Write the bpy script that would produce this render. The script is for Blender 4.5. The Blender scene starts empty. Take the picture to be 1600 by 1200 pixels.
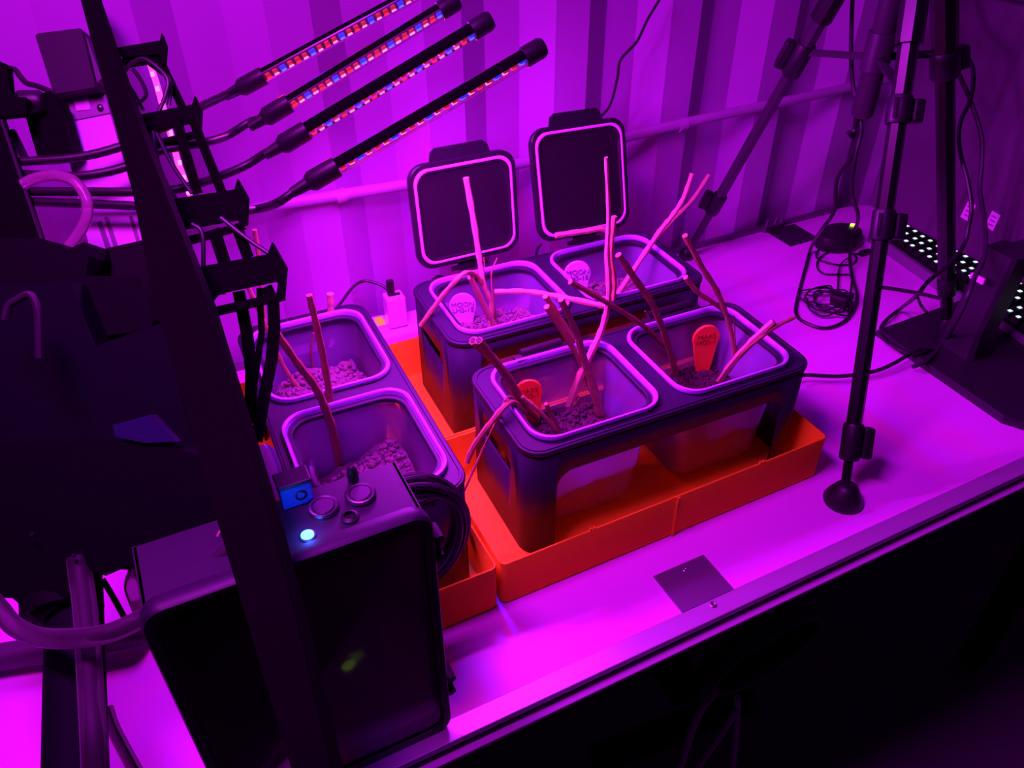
import bpy, bmesh, math, random
from mathutils import Vector, Matrix, noise

random.seed(7)
SC = bpy.context.scene
COL = SC.collection
V = Vector

# ------------------------------------------------------------------ camera
CAM = V((-0.0845, -0.6468, 0.7390))
FPX = 1258.95
PITCH, YAW, ROLL = 0.6568, 0.4602, -0.0050
_fw = V((math.sin(YAW) * math.cos(PITCH), math.cos(YAW) * math.cos(PITCH), -math.sin(PITCH)))
_rt = V((math.cos(YAW), -math.sin(YAW), 0.0))
_up = _rt.cross(_fw)
RT = _rt * math.cos(ROLL) + _up * math.sin(ROLL)
UP = -_rt * math.sin(ROLL) + _up * math.cos(ROLL)
FW = _fw
cd = bpy.data.cameras.new('camera')
cam = bpy.data.objects.new('camera', cd)
COL.objects.link(cam)
cd.sensor_width = 36.0
cd.lens = FPX / 1600 * 36.0
cd.clip_start = 0.02
m = Matrix((RT, UP, -FW)).transposed().to_4x4()
m.translation = CAM
cam.matrix_world = m
SC.camera = cam

# ------------------------------------------------------------------ world, exposure
w = bpy.data.worlds.new('world')
SC.world = w
w.use_nodes = True
w.node_tree.nodes['Background'].inputs[0].default_value = (0.35, 0.02, 0.6, 1)
w.node_tree.nodes['Background'].inputs[1].default_value = 0.014
SC.view_settings.view_transform = 'Standard'
SC.view_settings.look = 'None'
SC.view_settings.gamma = 1.0
SC.view_settings.use_curve_mapping = False
SC.view_settings.exposure = 0.0
SC.cycles.use_denoising = True
SC.cycles.max_bounces = 8
SC.cycles.transparent_max_bounces = 16
SC.cycles.sample_clamp_indirect = 4.0
LAMP_RED = (1.0, 0.010, 0.03)
LAMP_BLUE = (0.05, 0.010, 1.0)
LAMP_POWER_RED = 0.30
LAMP_POWER_BLUE = 0.95
# unseen fill lamps, added overhead to brighten the table front and left wall
for nm_, c_, e_, x_ in (('overhead_fill_red', LAMP_RED, 12.0, -0.22), ('overhead_fill_blue', LAMP_BLUE, 18.0, -0.19)):
    ld = bpy.data.lights.new(nm_, 'AREA')
    ld.shape = 'RECTANGLE'
    ld.size, ld.size_y = 0.40, 0.16
    ld.color, ld.energy = c_, e_
    lo = bpy.data.objects.new(nm_, ld)
    COL.objects.link(lo)
    lo.location = (x_, -0.15, 1.22)
    lo.rotation_euler = (V((0.35, 0.12, 0.0)) - V(lo.location)).to_track_quat('-Z', 'Y').to_euler()


# ------------------------------------------------------------------ where a ray of the camera meets a plane of the room
def ray(x, y):
    return RT * ((x - 800) / FPX) + UP * ((600 - y) / FPX) + FW


def atz(x, y, z=0.0):
    d = ray(x, y)
    return CAM + d * ((z - CAM.z) / d.z)


def aty(x, y, yy):
    d = ray(x, y)
    return CAM + d * ((yy - CAM.y) / d.y)


def atx(x, y, xx):
    d = ray(x, y)
    return CAM + d * ((xx - CAM.x) / d.x)


def atd(x, y, D):
    return CAM + ray(x, y) * D


def depth(p):
    return (p - CAM).dot(FW)


# ------------------------------------------------------------------ materials
MATS = {}


def mat(name, col, rough=0.5, metal=0.0, spec=0.5, bump=0.0, bscale=200.0, var=0.0, vscale=40.0, coat=0.0):
    if name in MATS:
        return MATS[name]
    mt = bpy.data.materials.new(name)
    mt.use_nodes = True
    nt = mt.node_tree
    b = nt.nodes['Principled BSDF']
    b.inputs['Base Color'].default_value = (*col, 1)
    b.inputs['Roughness'].default_value = rough
    b.inputs['Metallic'].default_value = metal
    b.inputs['Specular IOR Level'].default_value = spec
    b.inputs['Coat Weight'].default_value = coat
    tc = nt.nodes.new('ShaderNodeTexCoord')
    if var:
        n = nt.nodes.new('ShaderNodeTexNoise')
        n.inputs['Scale'].default_value = vscale
        n.inputs['Detail'].default_value = 4
        nt.links.new(tc.outputs['Object'], n.inputs['Vector'])
        mx = nt.nodes.new('ShaderNodeMix')
        mx.data_type = 'RGBA'
        mx.inputs['A'].default_value = (*[c * (1 - var) for c in col], 1)
        mx.inputs['B'].default_value = (*[min(1, c * (1 + var)) for c in col], 1)
        nt.links.new(n.outputs['Fac'], mx.inputs['Factor'])
        nt.links.new(mx.outputs['Result'], b.inputs['Base Color'])
    if bump:
        n = nt.nodes.new('ShaderNodeTexNoise')
        n.inputs['Scale'].default_value = bscale
        n.inputs['Detail'].default_value = 3
        nt.links.new(tc.outputs['Object'], n.inputs['Vector'])
        bp = nt.nodes.new('ShaderNodeBump')
        bp.inputs['Strength'].default_value = bump
        bp.inputs['Distance'].default_value = 0.002
        nt.links.new(n.outputs['Fac'], bp.inputs['Height'])
        nt.links.new(bp.outputs['Normal'], b.inputs['Normal'])
    MATS[name] = mt
    return mt


def emit(name, col, strength):
    mt = bpy.data.materials.new(name)
    mt.use_nodes = True
    b = mt.node_tree.nodes['Principled BSDF']
    b.inputs['Base Color'].default_value = (*[c * .5 for c in col], 1)
    b.inputs['Emission Color'].default_value = (*col, 1)
    b.inputs['Emission Strength'].default_value = strength
    return mt


def clear(name, col, alpha, rough=0.25, trans=0.5, tint=(1, 1, 1)):
    """thin translucent plastic: part straight through, part scattered, a sheen on top"""
    mt = bpy.data.materials.new(name)
    mt.use_nodes = True
    nt = mt.node_tree
    nt.nodes.clear()
    out = nt.nodes.new('ShaderNodeOutputMaterial')
    tr = nt.nodes.new('ShaderNodeBsdfTransparent')
    tr.inputs[0].default_value = (*tint, 1)
    df = nt.nodes.new('ShaderNodeBsdfDiffuse')
    df.inputs[0].default_value = (*col, 1)
    tl = nt.nodes.new('ShaderNodeBsdfTranslucent')
    tl.inputs[0].default_value = (*col, 1)
    gl = nt.nodes.new('ShaderNodeBsdfGlossy')
    gl.inputs['Roughness'].default_value = rough
    m1 = nt.nodes.new('ShaderNodeMixShader')
    m1.inputs[0].default_value = trans
    m2 = nt.nodes.new('ShaderNodeMixShader')
    m2.inputs[0].default_value = alpha
    m3 = nt.nodes.new('ShaderNodeMixShader')
    fr = nt.nodes.new('ShaderNodeFresnel')
    fr.inputs[0].default_value = 1.4
    L = nt.links.new
    L(df.outputs[0], m1.inputs[1]); L(tl.outputs[0], m1.inputs[2])
    L(tr.outputs[0], m2.inputs[1]); L(m1.outputs[0], m2.inputs[2])
    L(fr.outputs[0], m3.inputs[0]); L(m2.outputs[0], m3.inputs[1]); L(gl.outputs[0], m3.inputs[2])
    L(m3.outputs[0], out.inputs[0])
    return mt


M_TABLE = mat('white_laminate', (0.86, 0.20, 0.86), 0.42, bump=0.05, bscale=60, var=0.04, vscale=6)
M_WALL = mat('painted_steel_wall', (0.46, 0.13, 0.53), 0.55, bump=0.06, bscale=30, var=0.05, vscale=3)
M_DARKWALL = mat('dark_wall_paint', (0.16, 0.12, 0.17), 0.8)
M_FLOOR = mat('dark_floor', (0.12, 0.07, 0.13), 0.8, var=0.2, vscale=8)
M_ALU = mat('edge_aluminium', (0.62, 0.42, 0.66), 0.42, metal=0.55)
M_GROOVE = mat('dark_groove', (0.03, 0.02, 0.035), 0.7)
M_PLATE = mat('brushed_plate', (0.22, 0.17, 0.24), 0.5, metal=0.6, bump=0.05, bscale=300)
M_PLATE_D = mat('dark_plate', (0.035, 0.025, 0.04), 0.7, metal=0.2)
M_SCREW = mat('screw_steel', (0.35, 0.3, 0.36), 0.35, metal=0.9)
M_ORANGE = mat('orange_print', (0.95, 0.72, 0.012), 0.7, spec=0.15, bump=0.12, bscale=500, var=0.05, vscale=25)
M_STAND = mat('charcoal_plastic', (0.020, 0.016, 0.034), 0.52, spec=0.28, bump=0.06, bscale=700)
M_LID = mat('charcoal_lid', (0.016, 0.013, 0.020), 0.32, bump=0.02, bscale=500)
M_LIDIN = mat('lid_inner_panel', (0.015, 0.010, 0.016), 0.33, spec=0.4)
M_GASKET = mat('silicone_gasket', (0.78, 0.42, 0.72), 0.5)
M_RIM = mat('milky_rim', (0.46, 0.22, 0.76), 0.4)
M_POT = clear('milky_clear_plastic', (0.62, 0.42, 0.95), 0.34, 0.3, 0.45)
M_SOIL_D = mat('dark_regolith', (0.062, 0.034, 0.038), 0.9, bump=0.5, bscale=600, var=0.6, vscale=300)
M_SOIL_L = mat('grey_regolith', (0.21, 0.12, 0.16), 0.9, bump=0.5, bscale=600, var=0.5, vscale=260)
M_STEM = mat('dried_stem', (0.46, 0.30, 0.13), 0.7, bump=0.4, bscale=400, var=0.3, vscale=150)
M_STEM_D = mat('brown_dried_stem', (0.28, 0.16, 0.07), 0.7, bump=0.4, bscale=400, var=0.3, vscale=150)
M_STEM_L = mat('pale_dried_stem', (0.62, 0.40, 0.24), 0.7, bump=0.3, bscale=400, var=0.2, vscale=150)
M_MOON = mat('pale_grey_print', (0.62, 0.36, 0.66), 0.5, bump=0.1, bscale=600)
M_MOONT = mat('recessed_letters', (0.20, 0.11, 0.24), 0.6)
M_MARS = mat('red_orange_print', (0.95, 0.22, 0.03), 0.42, bump=0.1, bscale=600)
M_MARST = mat('dark_red_letters', (0.38, 0.05, 0.01), 0.6)
M_BLACK = mat('black_plastic', (0.012, 0.010, 0.014), 0.45)
M_BLACKM = mat('matt_black', (0.0028, 0.0018, 0.0032), 0.8, spec=0.06)
M_CABLE = mat('black_cable', (0.016, 0.012, 0.018), 0.42)
M_CABLE_P = mat('grey_cable', (0.03, 0.024, 0.034), 0.5)
M_TRIPOD = mat('black_anodised_tube', (0.008, 0.006, 0.009), 0.28, spec=0.5)
M_TRIPODG = mat('grey_anodised_tube', (0.055, 0.04, 0.06), 0.34, metal=0.3)
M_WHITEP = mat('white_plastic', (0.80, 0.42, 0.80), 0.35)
M_MON = mat('monitor_back', (0.10, 0.065, 0.105), 0.6, bump=0.05, bscale=400)
M_MONB = mat('monitor_stand_black', (0.022, 0.018, 0.026), 0.42)
M_BOX = mat('grey_enclosure', (0.018, 0.013, 0.030), 0.5, bump=0.04, bscale=500)
M_CONDUIT = mat('painted_conduit', (0.44, 0.18, 0.48), 0.45)
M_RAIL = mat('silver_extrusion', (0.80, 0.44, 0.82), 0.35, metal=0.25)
M_BEAM = mat('gantry_black', (0.0022, 0.0009, 0.002), 0.8, spec=0.05)
M_HOSE = clear('clear_hose', (0.78, 0.40, 0.62), 0.45, 0.15, 0.5)
M_HOSE_D = clear('cloudy_hose', (0.06, 0.03, 0.06), 0.65, 0.6, 0.4)
M_SMOKE = clear('smoked_lid', (0.03, 0.015, 0.03), 0.15, 0.12, 0.4, (0.75, 0.6, 0.7))
M_SMOKEB = clear('smoked_back', (0.40, 0.16, 0.22), 0.7, 0.3, 0.9, (0.7, 0.55, 0.6))
M_BLUEP = mat('blue_plastic', (0.03, 0.10, 0.55), 0.45)
M_BLUE_LIT = mat('painted_blue_light', (0.008, 0.010, 0.06), 0.5)
M_STEEL = mat('button_steel', (0.22, 0.18, 0.24), 0.3, metal=0.95)
M_ROCKER = emit('orange_neon_switch', (1.0, 0.18, 0.02), 1.3)
M_RED_LED = emit('red_led', (1.0, 0.01, 0.02), 3.0)
M_PINK_LED = emit('pink_led', (1.0, 0.14, 0.32), 3.0)
M_BLUE_LED = emit('blue_led', (0.03, 0.06, 1.0), 4.0)
M_REDGLOW = emit('red_led_reflection', (1.0, 0.03, 0.04), 0.35)
M_BLUEGLOW = emit('blue_led_reflection', (0.03, 0.03, 1.0), 0.75)
M_STRIP = emit('pink_led_strip', (1.0, 0.05, 0.55), 1.6)
M_PILOT = emit('blue_pilot_light', (0.06, 0.35, 1.0), 7.0)
M_GREEN = emit('green_led', (0.55, 1.0, 0.05), 4.0)
M_GREEN_IN = emit('green_board_led', (0.35, 1.0, 0.02), 0.9)
M_KEY = mat('black_keycap', (0.012, 0.012, 0.014), 0.4)
M_KEYB = mat('keyboard_frame', (0.22, 0.16, 0.24), 0.4)
M_LEGEND = emit('lit_key_legend', (0.72, 1.0, 0.92), 1.1)
M_STICKER = mat('pale_sticker', (0.95, 0.55, 0.9), 0.5)
M_STICKERL = mat('sticker_print', (0.3, 0.1, 0.3), 0.6)
M_DIFF = clear('led_cover', (0.9, 0.5, 0.8), 0.05, 0.2, 0.5)


# ------------------------------------------------------------------ geometry helpers
class MB:
    def __init__(self):
        self.bm = bmesh.new()

    def quad(self, pts):
        self.bm.faces.new([self.bm.verts.new(p) for p in pts])
        return self

    def box(self, c, s, R=None, bev=0.0):
        c = V(c)
        hx, hy, hz = s[0] / 2, s[1] / 2, s[2] / 2
        vs = []
        for z in (-hz, hz):
            for x, y in ((-hx, -hy), (hx, -hy), (hx, hy), (-hx, hy)):
                p = V((x, y, z))
                if R:
                    p = R @ p
                vs.append(self.bm.verts.new(c + p))
        fs = [(3, 2, 1, 0), (4, 5, 6, 7), (0, 1, 5, 4), (1, 2, 6, 5), (2, 3, 7, 6), (3, 0, 4, 7)]
        faces = [self.bm.faces.new([vs[i] for i in f]) for f in fs]
        if bev:
            es = set()
            for f in faces:
                es.update(f.edges)
            bmesh.ops.bevel(self.bm, geom=list(es), offset=bev, segments=2, affect='EDGES', profile=0.5)
        return self

    def loft(self, rings, closed=True, cap0=True, cap1=True):
        vr = [[self.bm.verts.new(p) for p in r] for r in rings]
        n = len(vr[0])
        for a, b in zip(vr[:-1], vr[1:]):
            for i in range(n if closed else n - 1):
                j = (i + 1) % n
                self.bm.faces.new((a[i], a[j], b[j], b[i]))
        if cap0:
            self.bm.faces.new(vr[0][::-1])
        if cap1:
            self.bm.faces.new(vr[-1])
        return self

    def tube(self, pts, r, seg=8, cap=True, flat=1.0):
        pts = [V(p) for p in pts]
        n = len(pts)
        rs = r if isinstance(r, (list, tuple)) else [r] * n
        t0 = (pts[1] - pts[0]).normalized()
        a = t0.orthogonal().normalized()
        rings = []
        for i, p in enumerate(pts):
            if i == 0:
                t = t0
            elif i == n - 1:
                t = (pts[-1] - pts[-2]).normalized()
            else:
                t = ((pts[i + 1] - p).normalized() + (p - pts[i - 1]).normalized())
                t = t.normalized() if t.length > 1e-6 else (pts[i + 1] - p).normalized()
            a = (a - t * a.dot(t))
            a = a.normalized() if a.length > 1e-6 else t.orthogonal().normalized()
            b = t.cross(a)
            rings.append([p + a * (rs[i] * math.cos(k * 2 * math.pi / seg)) + b * (rs[i] * flat * math.sin(k * 2 * math.pi / seg)) for k in range(seg)])
        return self.loft(rings, True, cap, cap)

    def cyl(self, p0, p1, r0, r1=None, seg=16):
        return self.tube([p0, p1], [r0, r0 if r1 is None else r1], seg)

    def lathe(self, c, prof, ax=V((0, 0, 1)), seg=24, cap0=True, cap1=True):
        c = V(c); ax = V(ax).normalized()
        a = ax.orthogonal().normalized(); b = ax.cross(a)
        rings = [[c + ax * h + a * (r * math.cos(k * 2 * math.pi / seg)) + b * (r * math.sin(k * 2 * math.pi / seg)) for k in range(seg)] for r, h in prof]
        return self.loft(rings, True, cap0, cap1)

    def slab(self, front, back):
        """closed prism between two matching outlines"""
        return self.loft([front, back])

    def pix(self, pts, D, thick):
        """a plate standing square to the view at distance D, with real thickness"""
        Ds = D if isinstance(D, (list, tuple)) else [D] * len(pts)
        f = [atd(x, y, d) for (x, y), d in zip(pts, Ds)]
        return self.loft([f, [p + FW * thick for p in f]])

    def ribbon(self, pts, wpx, D, thick):
        n = len(pts)
        Ds = D if isinstance(D, (list, tuple)) else [D] * n
        rings = []
        for i, (x, y) in enumerate(pts):
            x0, y0 = pts[max(0, i - 1)]
            x1, y1 = pts[min(n - 1, i + 1)]
            dx, dy = x1 - x0, y1 - y0
            l = math.hypot(dx, dy) or 1
            nx, ny = -dy / l * wpx / 2, dx / l * wpx / 2
            a, b = atd(x + nx, y + ny, Ds[i]), atd(x - nx, y - ny, Ds[i])
            rings.append([a, b, b + FW * thick, a + FW * thick])
        return self.loft(rings)


def finish(mb, name, material, smooth=False):
    bm = mb.bm
    bmesh.ops.recalc_face_normals(bm, faces=bm.faces)
    me = bpy.data.meshes.new(name)
    bm.to_mesh(me)
    bm.free()
    me.materials.append(material)
    if smooth:
        for p in me.polygons:
            p.use_smooth = True
        try:
            me.set_sharp_from_angle(angle=math.radians(40))
        except Exception:
            pass
    return me


def obj(name, mb, material, parent=None, smooth=True, local=False, kind=None, label=None):
    me = mb if isinstance(mb, bpy.types.Mesh) else finish(mb, name, material, smooth)
    o = bpy.data.objects.new(name, me)
    COL.objects.link(o)
    if parent:
        if not local:
            q = parent
            off = V((0, 0, 0))
            while q:
                off += q.location
                q = q.parent
            me.transform(Matrix.Translation(-off))
        o.parent = parent
    elif not local:
        # origin at the foot of the mesh
        xs = [v.co for v in me.vertices]
        c = V((sum(p.x for p in xs) / len(xs), sum(p.y for p in xs) / len(xs), min(p.z for p in xs)))
        me.transform(Matrix.Translation(-c))
        o.location = c
    if kind:
        o['kind'] = kind
    if label:
        o['label'] = label
    return o


def tag(o, label, cat, group=None):
    o['label'] = label
    o['category'] = cat
    if group:
        o['group'] = group
    return o


def thing(name, label, cat, loc=(0, 0, 0), rotz=0.0, group=None):
    o = bpy.data.objects.new(name, None)
    o.empty_display_size = 0.02
    COL.objects.link(o)
    o.location = loc
    o.rotation_euler = (0, 0, rotz)
    return tag(o, label, cat, group)


def struct(name, mb, m, smooth=False):
    return obj(name, mb, m, None, smooth, kind='structure')


def kids(o):
    return [c for c in list(COL.objects) if c.parent == o]


def copy_tree(o, parent=None):
    c = o.copy()
    COL.objects.link(c)
    if parent:
        c.parent = parent
    for k in kids(o):
        copy_tree(k, c)
    return c


def smoothpath(pts, n=6):
    """Catmull-Rom through the points"""
    pts = [V(p) for p in pts]
    if len(pts) < 3:
        return pts
    P = [pts[0] * 2 - pts[1]] + pts + [pts[-1] * 2 - pts[-2]]
    out = []
    for i in range(1, len(P) - 2):
        p0, p1, p2, p3 = P[i - 1], P[i], P[i + 1], P[i + 2]
        for k in range(n):
            t = k / n
            out.append(0.5 * ((2 * p1) + (p2 - p0) * t + (2 * p0 - 5 * p1 + 4 * p2 - p3) * t * t + (3 * p1 - p0 - 3 * p2 + p3) * t ** 3))
    out.append(pts[-1])
    return out


def rrect(wx, wy, r, n=5, cx=0.0, cy=0.0):
    out = []
    for (sx, sy, a0) in ((1, -1, -90), (1, 1, 0), (-1, 1, 90), (-1, -1, 180)):
        for k in range(n + 1):
            a = math.radians(a0 + 90 * k / n)
            out.append((cx + sx * (wx / 2 - r) + r * math.cos(a), cy + sy * (wy / 2 - r) + r * math.sin(a)))
    return out


def plate_with_holes(name, outer, holes, z0, z1, bevel=0.0):
    """flat plate (outline minus holes) built from a filled curve, returned as a mesh"""
    cu = bpy.data.curves.new(name, 'CURVE')
    cu.dimensions = '2D'
    cu.fill_mode = 'BOTH'
    cu.extrude = (z1 - z0) / 2 - bevel
    cu.bevel_depth = bevel
    cu.bevel_resolution = 2
    for ring in [outer] + holes:
        sp = cu.splines.new('POLY')
        sp.points.add(len(ring) - 1)
        for p, q in zip(sp.points, ring):
            p.co = (q[0], q[1], 0, 1)
        sp.use_cyclic_u = True
    o = bpy.data.objects.new(name, cu)
    COL.objects.link(o)
    bpy.context.view_layer.update()
    me = bpy.data.meshes.new_from_object(o.evaluated_get(bpy.context.evaluated_depsgraph_get()))
    bpy.data.objects.remove(o)
    me.transform(Matrix.Translation((0, 0, (z0 + z1) / 2)))
    return me


def text_mesh(body, size, depth_):
    cu = bpy.data.curves.new('lettering', 'FONT')
    cu.body = body
    cu.size = size
    cu.extrude = depth_
    cu.align_x = 'CENTER'
    cu.align_y = 'CENTER'
    cu.space_line = 0.85
    o = bpy.data.objects.new('lettering', cu)
    COL.objects.link(o)
    bpy.context.view_layer.update()
    me = bpy.data.meshes.new_from_object(o.evaluated_get(bpy.context.evaluated_depsgraph_get()))
    bpy.data.objects.remove(o)
    return me


def cable(name, pts, r, m, label, cat='cable', n=6, seg=8, group=None):
    o = obj(name, MB().tube(smoothpath(pts, n), r, seg), m)
    return tag(o, label, cat, group)


# ------------------------------------------------------------------ the setting
EY = -0.262          # outer front edge of the table
WALL_Y = 0.46


def corrugated():
    mb = MB()
    x = -1.25
    per, flat, slope, dep = 0.207, 0.057, 0.0465, 0.027
    x0 = 0.74 - per * 10
    pts = []
    for k in range(17):
        b = x0 + per * k
        pts += [(b, 0), (b + flat, 0), (b + flat + slope, dep), (b + 2 * flat + slope, dep)]
    zs = (-0.78, 1.75)
    f = [[V((px, WALL_Y - 0.012 + py, z)) for px, py in pts] for z in zs]
    g = [[V((px, WALL_Y + 0.06, z)) for px, py in pts] for z in zs]
    mb.loft([f[0], f[1], g[1], g[0], f[0]], closed=False, cap0=False, cap1=False)
    return mb


struct('wall_back', corrugated(), M_WALL)
struct('floor', MB().box((0.5, -0.4, -0.80), (3.6, 2.2, 0.04)), M_FLOOR)
struct('wall_right', MB().box((2.22, -0.4, 0.475), (0.05, 2.2, 2.51)), M_DARKWALL)

# the table
tb = thing('table', 'long white topped table with a metal front edge under all the planters', 'table', (0.2, 0.1, -0.76))
ring = []
TX0, TX1, TY1 = -1.1, 1.36, WALL_Y - 0.02
out = [(TX0, EY + 0.022), (TX1, EY + 0.022)]
for k in range(9):
    a = math.radians(90 * k / 8)
    out.append((TX1 - 0.14 + 0.14 * math.cos(a), TY1 - 0.14 + 0.14 * math.sin(a)))
out += [(TX0, TY1)]
obj('tabletop', MB().loft([[V((x, y, -0.028)) for x, y in out], [V((x, y, 0.0)) for x, y in out]]), M_TABLE, tb, smooth=False)
# front trim: flat strip, dark groove, thin bright lip
obj('edge_strip', MB().box(((TX0 + TX1) / 2, EY + 0.0105, -0.0035), (TX1 - TX0, 0.0225, 0.009), bev=0.001), M_ALU, tb, False)
obj('edge_groove', MB().box(((TX0 + TX1) / 2, EY + 0.012, -0.0125), (TX1 - TX0, 0.018, 0.0088)), M_GROOVE, tb, False)
obj('edge_lip', MB().box(((TX0 + TX1) / 2, EY + 0.006, -0.020), (TX1 - TX0, 0.028, 0.006), bev=0.001), mat('pale_lip', (0.7, 0.3, 0.72), 0.5), tb, False)
obj('rear_edge_strip', MB().box(((TX0 + 1.2) / 2, TY1 - 0.004, 0.003), (1.2 - TX0, 0.010, 0.012), bev=0.001), M_PLATE, tb, False)
for x in (-0.95, 1.22):
    for y in (EY + 0.07, TY1 - 0.07):
        obj('leg', MB().box((x, y, -0.394), (0.045, 0.045, 0.732), bev=0.004), M_BLACKM, tb, False)

# square metal plates let into the table top
ip = thing('inset_plate', 'square brushed metal plate let into the table by the front edge', 'plate', (0.358, -0.212, 0.0))
obj('plate', MB().box((0.359, -0.2126, 0.0008), (0.071, 0.056, 0.0016), bev=0.0004), M_PLATE, ip, False)
p = atz(1070, 890, 0.002)
obj('screw', MB().lathe(p - V((0, 0, 0.001)), [(0.0028, 0), (0.0028, 0.001), (0.0018, 0.0016), (0.0008, 0.0010)], seg=12), M_SCREW, ip)
ip2 = thing('inset_plate', 'dark square plate let into the table beside the back wall', 'plate', (1.05, 0.395, 0.0))
obj('plate', MB().box((1.048, 0.392, 0.0008), (0.072, 0.070, 0.0016), bev=0.0004), M_PLATE_D, ip2, False)
p = atz(1114, 945, 0.001)
sc = obj('screw', MB().lathe(p, [(0.0042, 0), (0.0042, 0.001), (0.003, 0.0018), (0.0012, 0.0010)], seg=14), M_SCREW)
tag(sc, 'countersunk screw in the metal table edge below the brushed square plate', 'screw')
# latch on the back rail
lt = thing('latch', 'small metal latch on the rear table edge beside the dark square plate', 'latch', atz(1205, 350, 0.0))
q = aty(1210, 340, TY1 - 0.012)
obj('base_plate', MB().box((q.x, q.y, 0.007), (0.05, 0.012, 0.012), bev=0.002), M_SCREW, lt, False)
for dx in (-0.018, 0.004, 0.02):
    obj('pin', MB().cyl((q.x + dx, q.y, 0.012), (q.x + dx + 0.003, q.y, 0.026), 0.0035, 0.0025, 10), M_SCREW, lt)

# wall conduit and its clip
pth = [aty(x, y, WALL_Y - 0.022) for x, y in ((380, 331), (420, 322), (560, 300), (700, 277), (870, 243), (980, 214), (1080, 190), (1200, 164), (1350, 132), (1420, 118))]
cn = thing('wall_conduit', 'pale painted conduit running along the corrugated back wall', 'pipe', pth[0])
obj('pipe', MB().tube(smoothpath([V((-0.6, WALL_Y - 0.022, 0.235))] + pth + [V((1.9, WALL_Y - 0.022, 0.262))], 4), 0.0085, 12), M_CONDUIT, cn)
for x, y in ((532, 305), (1066, 194)):
    q = aty(x, y, WALL_Y - 0.022)
    obj('clip', MB().tube([q + V((-0.008, 0, -0.002)), q + V((0.008, 0, 0.0))], 0.0105, 12), M_CONDUIT, cn)
cable('hanging_wire', [aty(x, y, 0.415) for x, y in ((1040, -20), (1030, 0), (1012, 30), (995, 65), (970, 93), (965, 120), (958, 150), (951, 168), (938, 184), (931, 200))], 0.0022, M_CABLE,
      'thin black wire hanging down the wall behind the right open lid', 'wire')

# ------------------------------------------------------------------ orange trays
TH = 0.067


def tray(name, x0, y0, x1, y1, label, seams=(), nubs=()):
    t = thing(name, label, 'tray', ((x0 + x1) / 2, (y0 + y1) / 2, 0.0), group='orange trays')
    cx, cy = (x0 + x1) / 2, (y0 + y1) / 2
    W, D = x1 - x0, y1 - y0
    th = 0.0022
    rings = []
    for dw, z, r in ((-0.004, 0.0, 0.006), (-0.001, 0.003, 0.007), (0, 0.008, 0.007), (0, TH - 0.0006, 0.007), (-0.0006, TH, 0.007), (-2 * th + 0.0006, TH, 0.005), (-2 * th, TH - 0.0006, 0.005), (-2 * th, 0.0065, 0.005), (-2 * th - 0.004, 0.0030, 0.004)):
        rings.append([V((x, y, z)) for x, y in rrect(W + dw, D + dw, r, 4, cx, cy)])
    obj('tray_shell', MB().loft(rings), M_ORANGE, t)
    for (a, b) in seams:
        mb = MB()
        mb.box((a[0], a[1], TH * 0.5), (b[0], b[1], TH - 0.002), bev=0.0006)
        obj('joint_rib', mb, M_ORANGE, t, False)
    for (x, y) in nubs:
        mb = MB()
        mb.box((x - 0.0025, y, TH + 0.0015), (0.0028, 0.003, 0.0035), bev=0.0006)
        mb.box((x + 0.0025, y, TH + 0.001), (0.0028, 0.003, 0.0028), bev=0.0006)
        obj('clip_nub', mb, M_ORANGE, t, False)
    return t


n1 = aty(925, 829, -0.141).x
n2 = aty(1187, 733, -0.141).x
tray('orange_tray', 0.152, -0.143, 0.608, 0.070, 'orange tray nearest the table edge, under the front black stand with red tags',
     seams=[((0.380, -0.1432), (0.004, 0.0035))], nubs=[(n1, -0.1418), (n2, -0.1418)])
tray('orange_tray', 0.152, 0.073, 0.608, 0.300, 'orange tray by the wall, under the black stand with open lids', seams=[((0.380, 0.3), (0.004, 0.0035))])
tray('orange_tray', -0.068, -0.143, 0.148, 0.304, 'orange tray under the left stand, behind the grey control box', seams=[((0.148, 0.08), (0.0035, 0.004))])

# ------------------------------------------------------------------ black stands
SL, SW, SH = 0.385, 0.166, 0.160


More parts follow.
